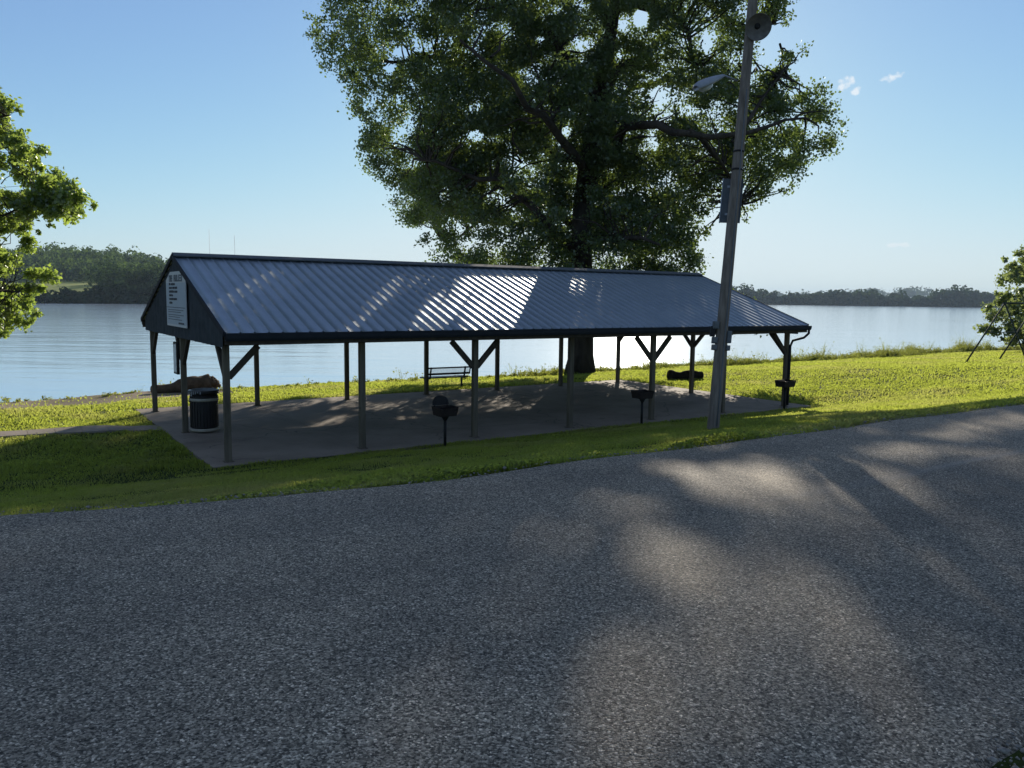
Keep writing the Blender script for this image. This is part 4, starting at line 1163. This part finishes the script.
for k in range(110):
    px = random.uniform(104, 350); d = dl(px) + random.uniform(25, 100); x, y, _ = far(px, d, 0); hh = random.uniform(15, 23) * (1 if px < 190 else max(.5, 1 - (px - 190) / 260)); spots.append((x, y, WZ + 3, hh, hh * .8))
wood('shore_wood', spots, 'dark bushes and tall trees along the waterline below the left hill', M['wood_far'], 420, 1.3)

for px, top in ((211, 230), (236, 236)):
    x, y, _ = far(px, 2600, 0); mo = at_depth(px, top, 2600)
    m = MB(); m.tube([(0, 0, 0), (0, 0, mo.z + 5)], 0.5, 5); m.build
    o = m.build('radio_mast', M['mast']); o.location = (x, y, -5)
    tag(o, 'taller thin radio mast on the skyline above the shelter ridge, left' if px == 211 else 'shorter thin radio mast on the skyline just right of the taller one', 'mast')

# ------------------------------------------------------------------ haze
HZ = True
if HZ:
    m = MB(); m.box((0, 3500, 50), (9000, 9000, 130)); t = NT('haze_air')
    pv = t.n('ShaderNodeVolumePrincipled'); pv.inputs['Density'].default_value = 0.00010; pv.inputs['Color'].default_value = (0.62, 0.80, 1.0, 1); pv.inputs['Anisotropy'].default_value = 0.1
    t.l(pv.outputs[0], t.out.inputs['Volume'])
    o = m.build('haze', t.m); o['kind'] = 'stuff'; tag(o, 'thin summer haze over the river', 'haze')

# ------------------------------------------------------------------ light
w = bpy.data.worlds.new('World'); scene.world = w; w.use_nodes = True
nt = w.node_tree; bg = nt.nodes['Background']; bg.inputs['Strength'].default_value = 0.10
sky = nt.nodes.new('ShaderNodeTexSky'); sky.sky_type = 'NISHITA'; sky.sun_disc = False
sky.sun_elevation = EL; sky.sun_rotation = AZ; sky.altitude = 100; sky.air_density = 1.0; sky.dust_density = 0.15; sky.ozone_density = 2.2
# small wisps of cloud
tc = nt.nodes.new('ShaderNodeTexCoord')
nz = nt.nodes.new('ShaderNodeTexNoise'); nz.inputs['Scale'].default_value = 130; nz.inputs['Detail'].default_value = 5
nt.links.new(tc.outputs['Generated'], nz.inputs['Vector'])
acc = None
for px, py, rad, flat in ((847, 84, .011, 1.6), (855, 91, .007, 1.5), (893, 77, .010, 1.8), (898, 245, .014, 5.0)):
    d = ray(px, py).normalized()
    sub = nt.nodes.new('ShaderNodeVectorMath'); sub.operation = 'SUBTRACT'; sub.inputs[1].default_value = d
    nt.links.new(tc.outputs['Generated'], sub.inputs[0])
    mul = nt.nodes.new('ShaderNodeVectorMath'); mul.operation = 'MULTIPLY'; mul.inputs[1].default_value = (1, 1, flat); nt.links.new(sub.outputs[0], mul.inputs[0])
    ln_ = nt.nodes.new('ShaderNodeVectorMath'); ln_.operation = 'LENGTH'; nt.links.new(mul.outputs[0], ln_.inputs[0])
    add = nt.nodes.new('ShaderNodeMath'); add.operation = 'MULTIPLY_ADD'; add.inputs[1].default_value = -rad * 3.2; add.inputs[2].default_value = rad * 1.65
    nt.links.new(nz.outputs['Fac'], add.inputs[0])
    a2 = nt.nodes.new('ShaderNodeMath'); a2.operation = 'ADD'; nt.links.new(ln_.outputs['Value'], a2.inputs[0]); nt.links.new(add.outputs[0], a2.inputs[1])
    mr = nt.nodes.new('ShaderNodeMapRange'); mr.inputs['From Min'].default_value = rad * .3; mr.inputs['From Max'].default_value = rad * .95; mr.inputs['To Min'].default_value = 0.7 if flat < 4 else .4; mr.inputs['To Max'].default_value = 0
    nt.links.new(a2.outputs[0], mr.inputs['Value'])
    if acc is None: acc = mr.outputs[0]
    else:
        mx = nt.nodes.new('ShaderNodeMath'); mx.operation = 'MAXIMUM'; nt.links.new(acc, mx.inputs[0]); nt.links.new(mr.outputs[0], mx.inputs[1]); acc = mx.outputs[0]
mixn = nt.nodes.new('ShaderNodeMix'); mixn.data_type = 'RGBA'; mixn.inputs[7].default_value = (7.6, 7.8, 8.0, 1)
nt.links.new(acc, mixn.inputs[0])
# the air's own tint, and a soft shoulder towards the sun
def mnode(op, a, b=None):
    nd = nt.nodes.new('ShaderNodeMath'); nd.operation = op
    for k_, val in ((0, a), (1, b)):
        if val is None: continue
        if hasattr(val, 'links'): nt.links.new(val, nd.inputs[k_])
        else: nd.inputs[k_].default_value = val
    return nd.outputs[0]
sepc = nt.nodes.new('ShaderNodeSeparateColor'); comb = nt.nodes.new('ShaderNodeCombineColor'); nt.links.new(sky.outputs[0], sepc.inputs[0])
for ch, (scl, cap, flo) in enumerate(((0.70, 6.3, 1.1), (0.87, 7.3, 1.3), (1.11, 7.7, 1.5))):
    x_ = mnode('MULTIPLY', sepc.outputs[ch], scl)
    x_ = mnode('SQRT', mnode('ADD', mnode('MULTIPLY', x_, x_), flo * flo))
    q_ = mnode('POWER', mnode('DIVIDE', x_, cap), 4.0)
    nt.links.new(mnode('DIVIDE', x_, mnode('POWER', mnode('ADD', q_, 1.0), 0.25)), comb.inputs[ch])
nt.links.new(comb.outputs[0], mixn.inputs[6])
nt.links.new(mixn.outputs[2], bg.inputs['Color'])

sl = bpy.data.lights.new('sun', 'SUN'); sl.energy = 5.0; sl.angle = math.radians(0.53); sl.color = (1.0, 0.90, 0.75)
so_ = bpy.data.objects.new('sun', sl); COL.objects.link(so_)
so_.rotation_euler = Vector(SUN).to_track_quat('Z', 'Y').to_euler()

scene.view_settings.view_transform = 'Standard'; scene.view_settings.look = 'None'
scene.view_settings.exposure = 0.3; scene.view_settings.gamma = 1.0
scene.render.engine = 'CYCLES'
cy = scene.cycles
cy.use_denoising = True
try: cy.denoiser = 'OPENIMAGEDENOISE'
except Exception: pass
cy.max_bounces = 6; cy.diffuse_bounces = 3; cy.glossy_bounces = 3; cy.transmission_bounces = 4; cy.volume_bounces = 0; cy.transparent_max_bounces = 6
cy.sample_clamp_indirect = 6.0
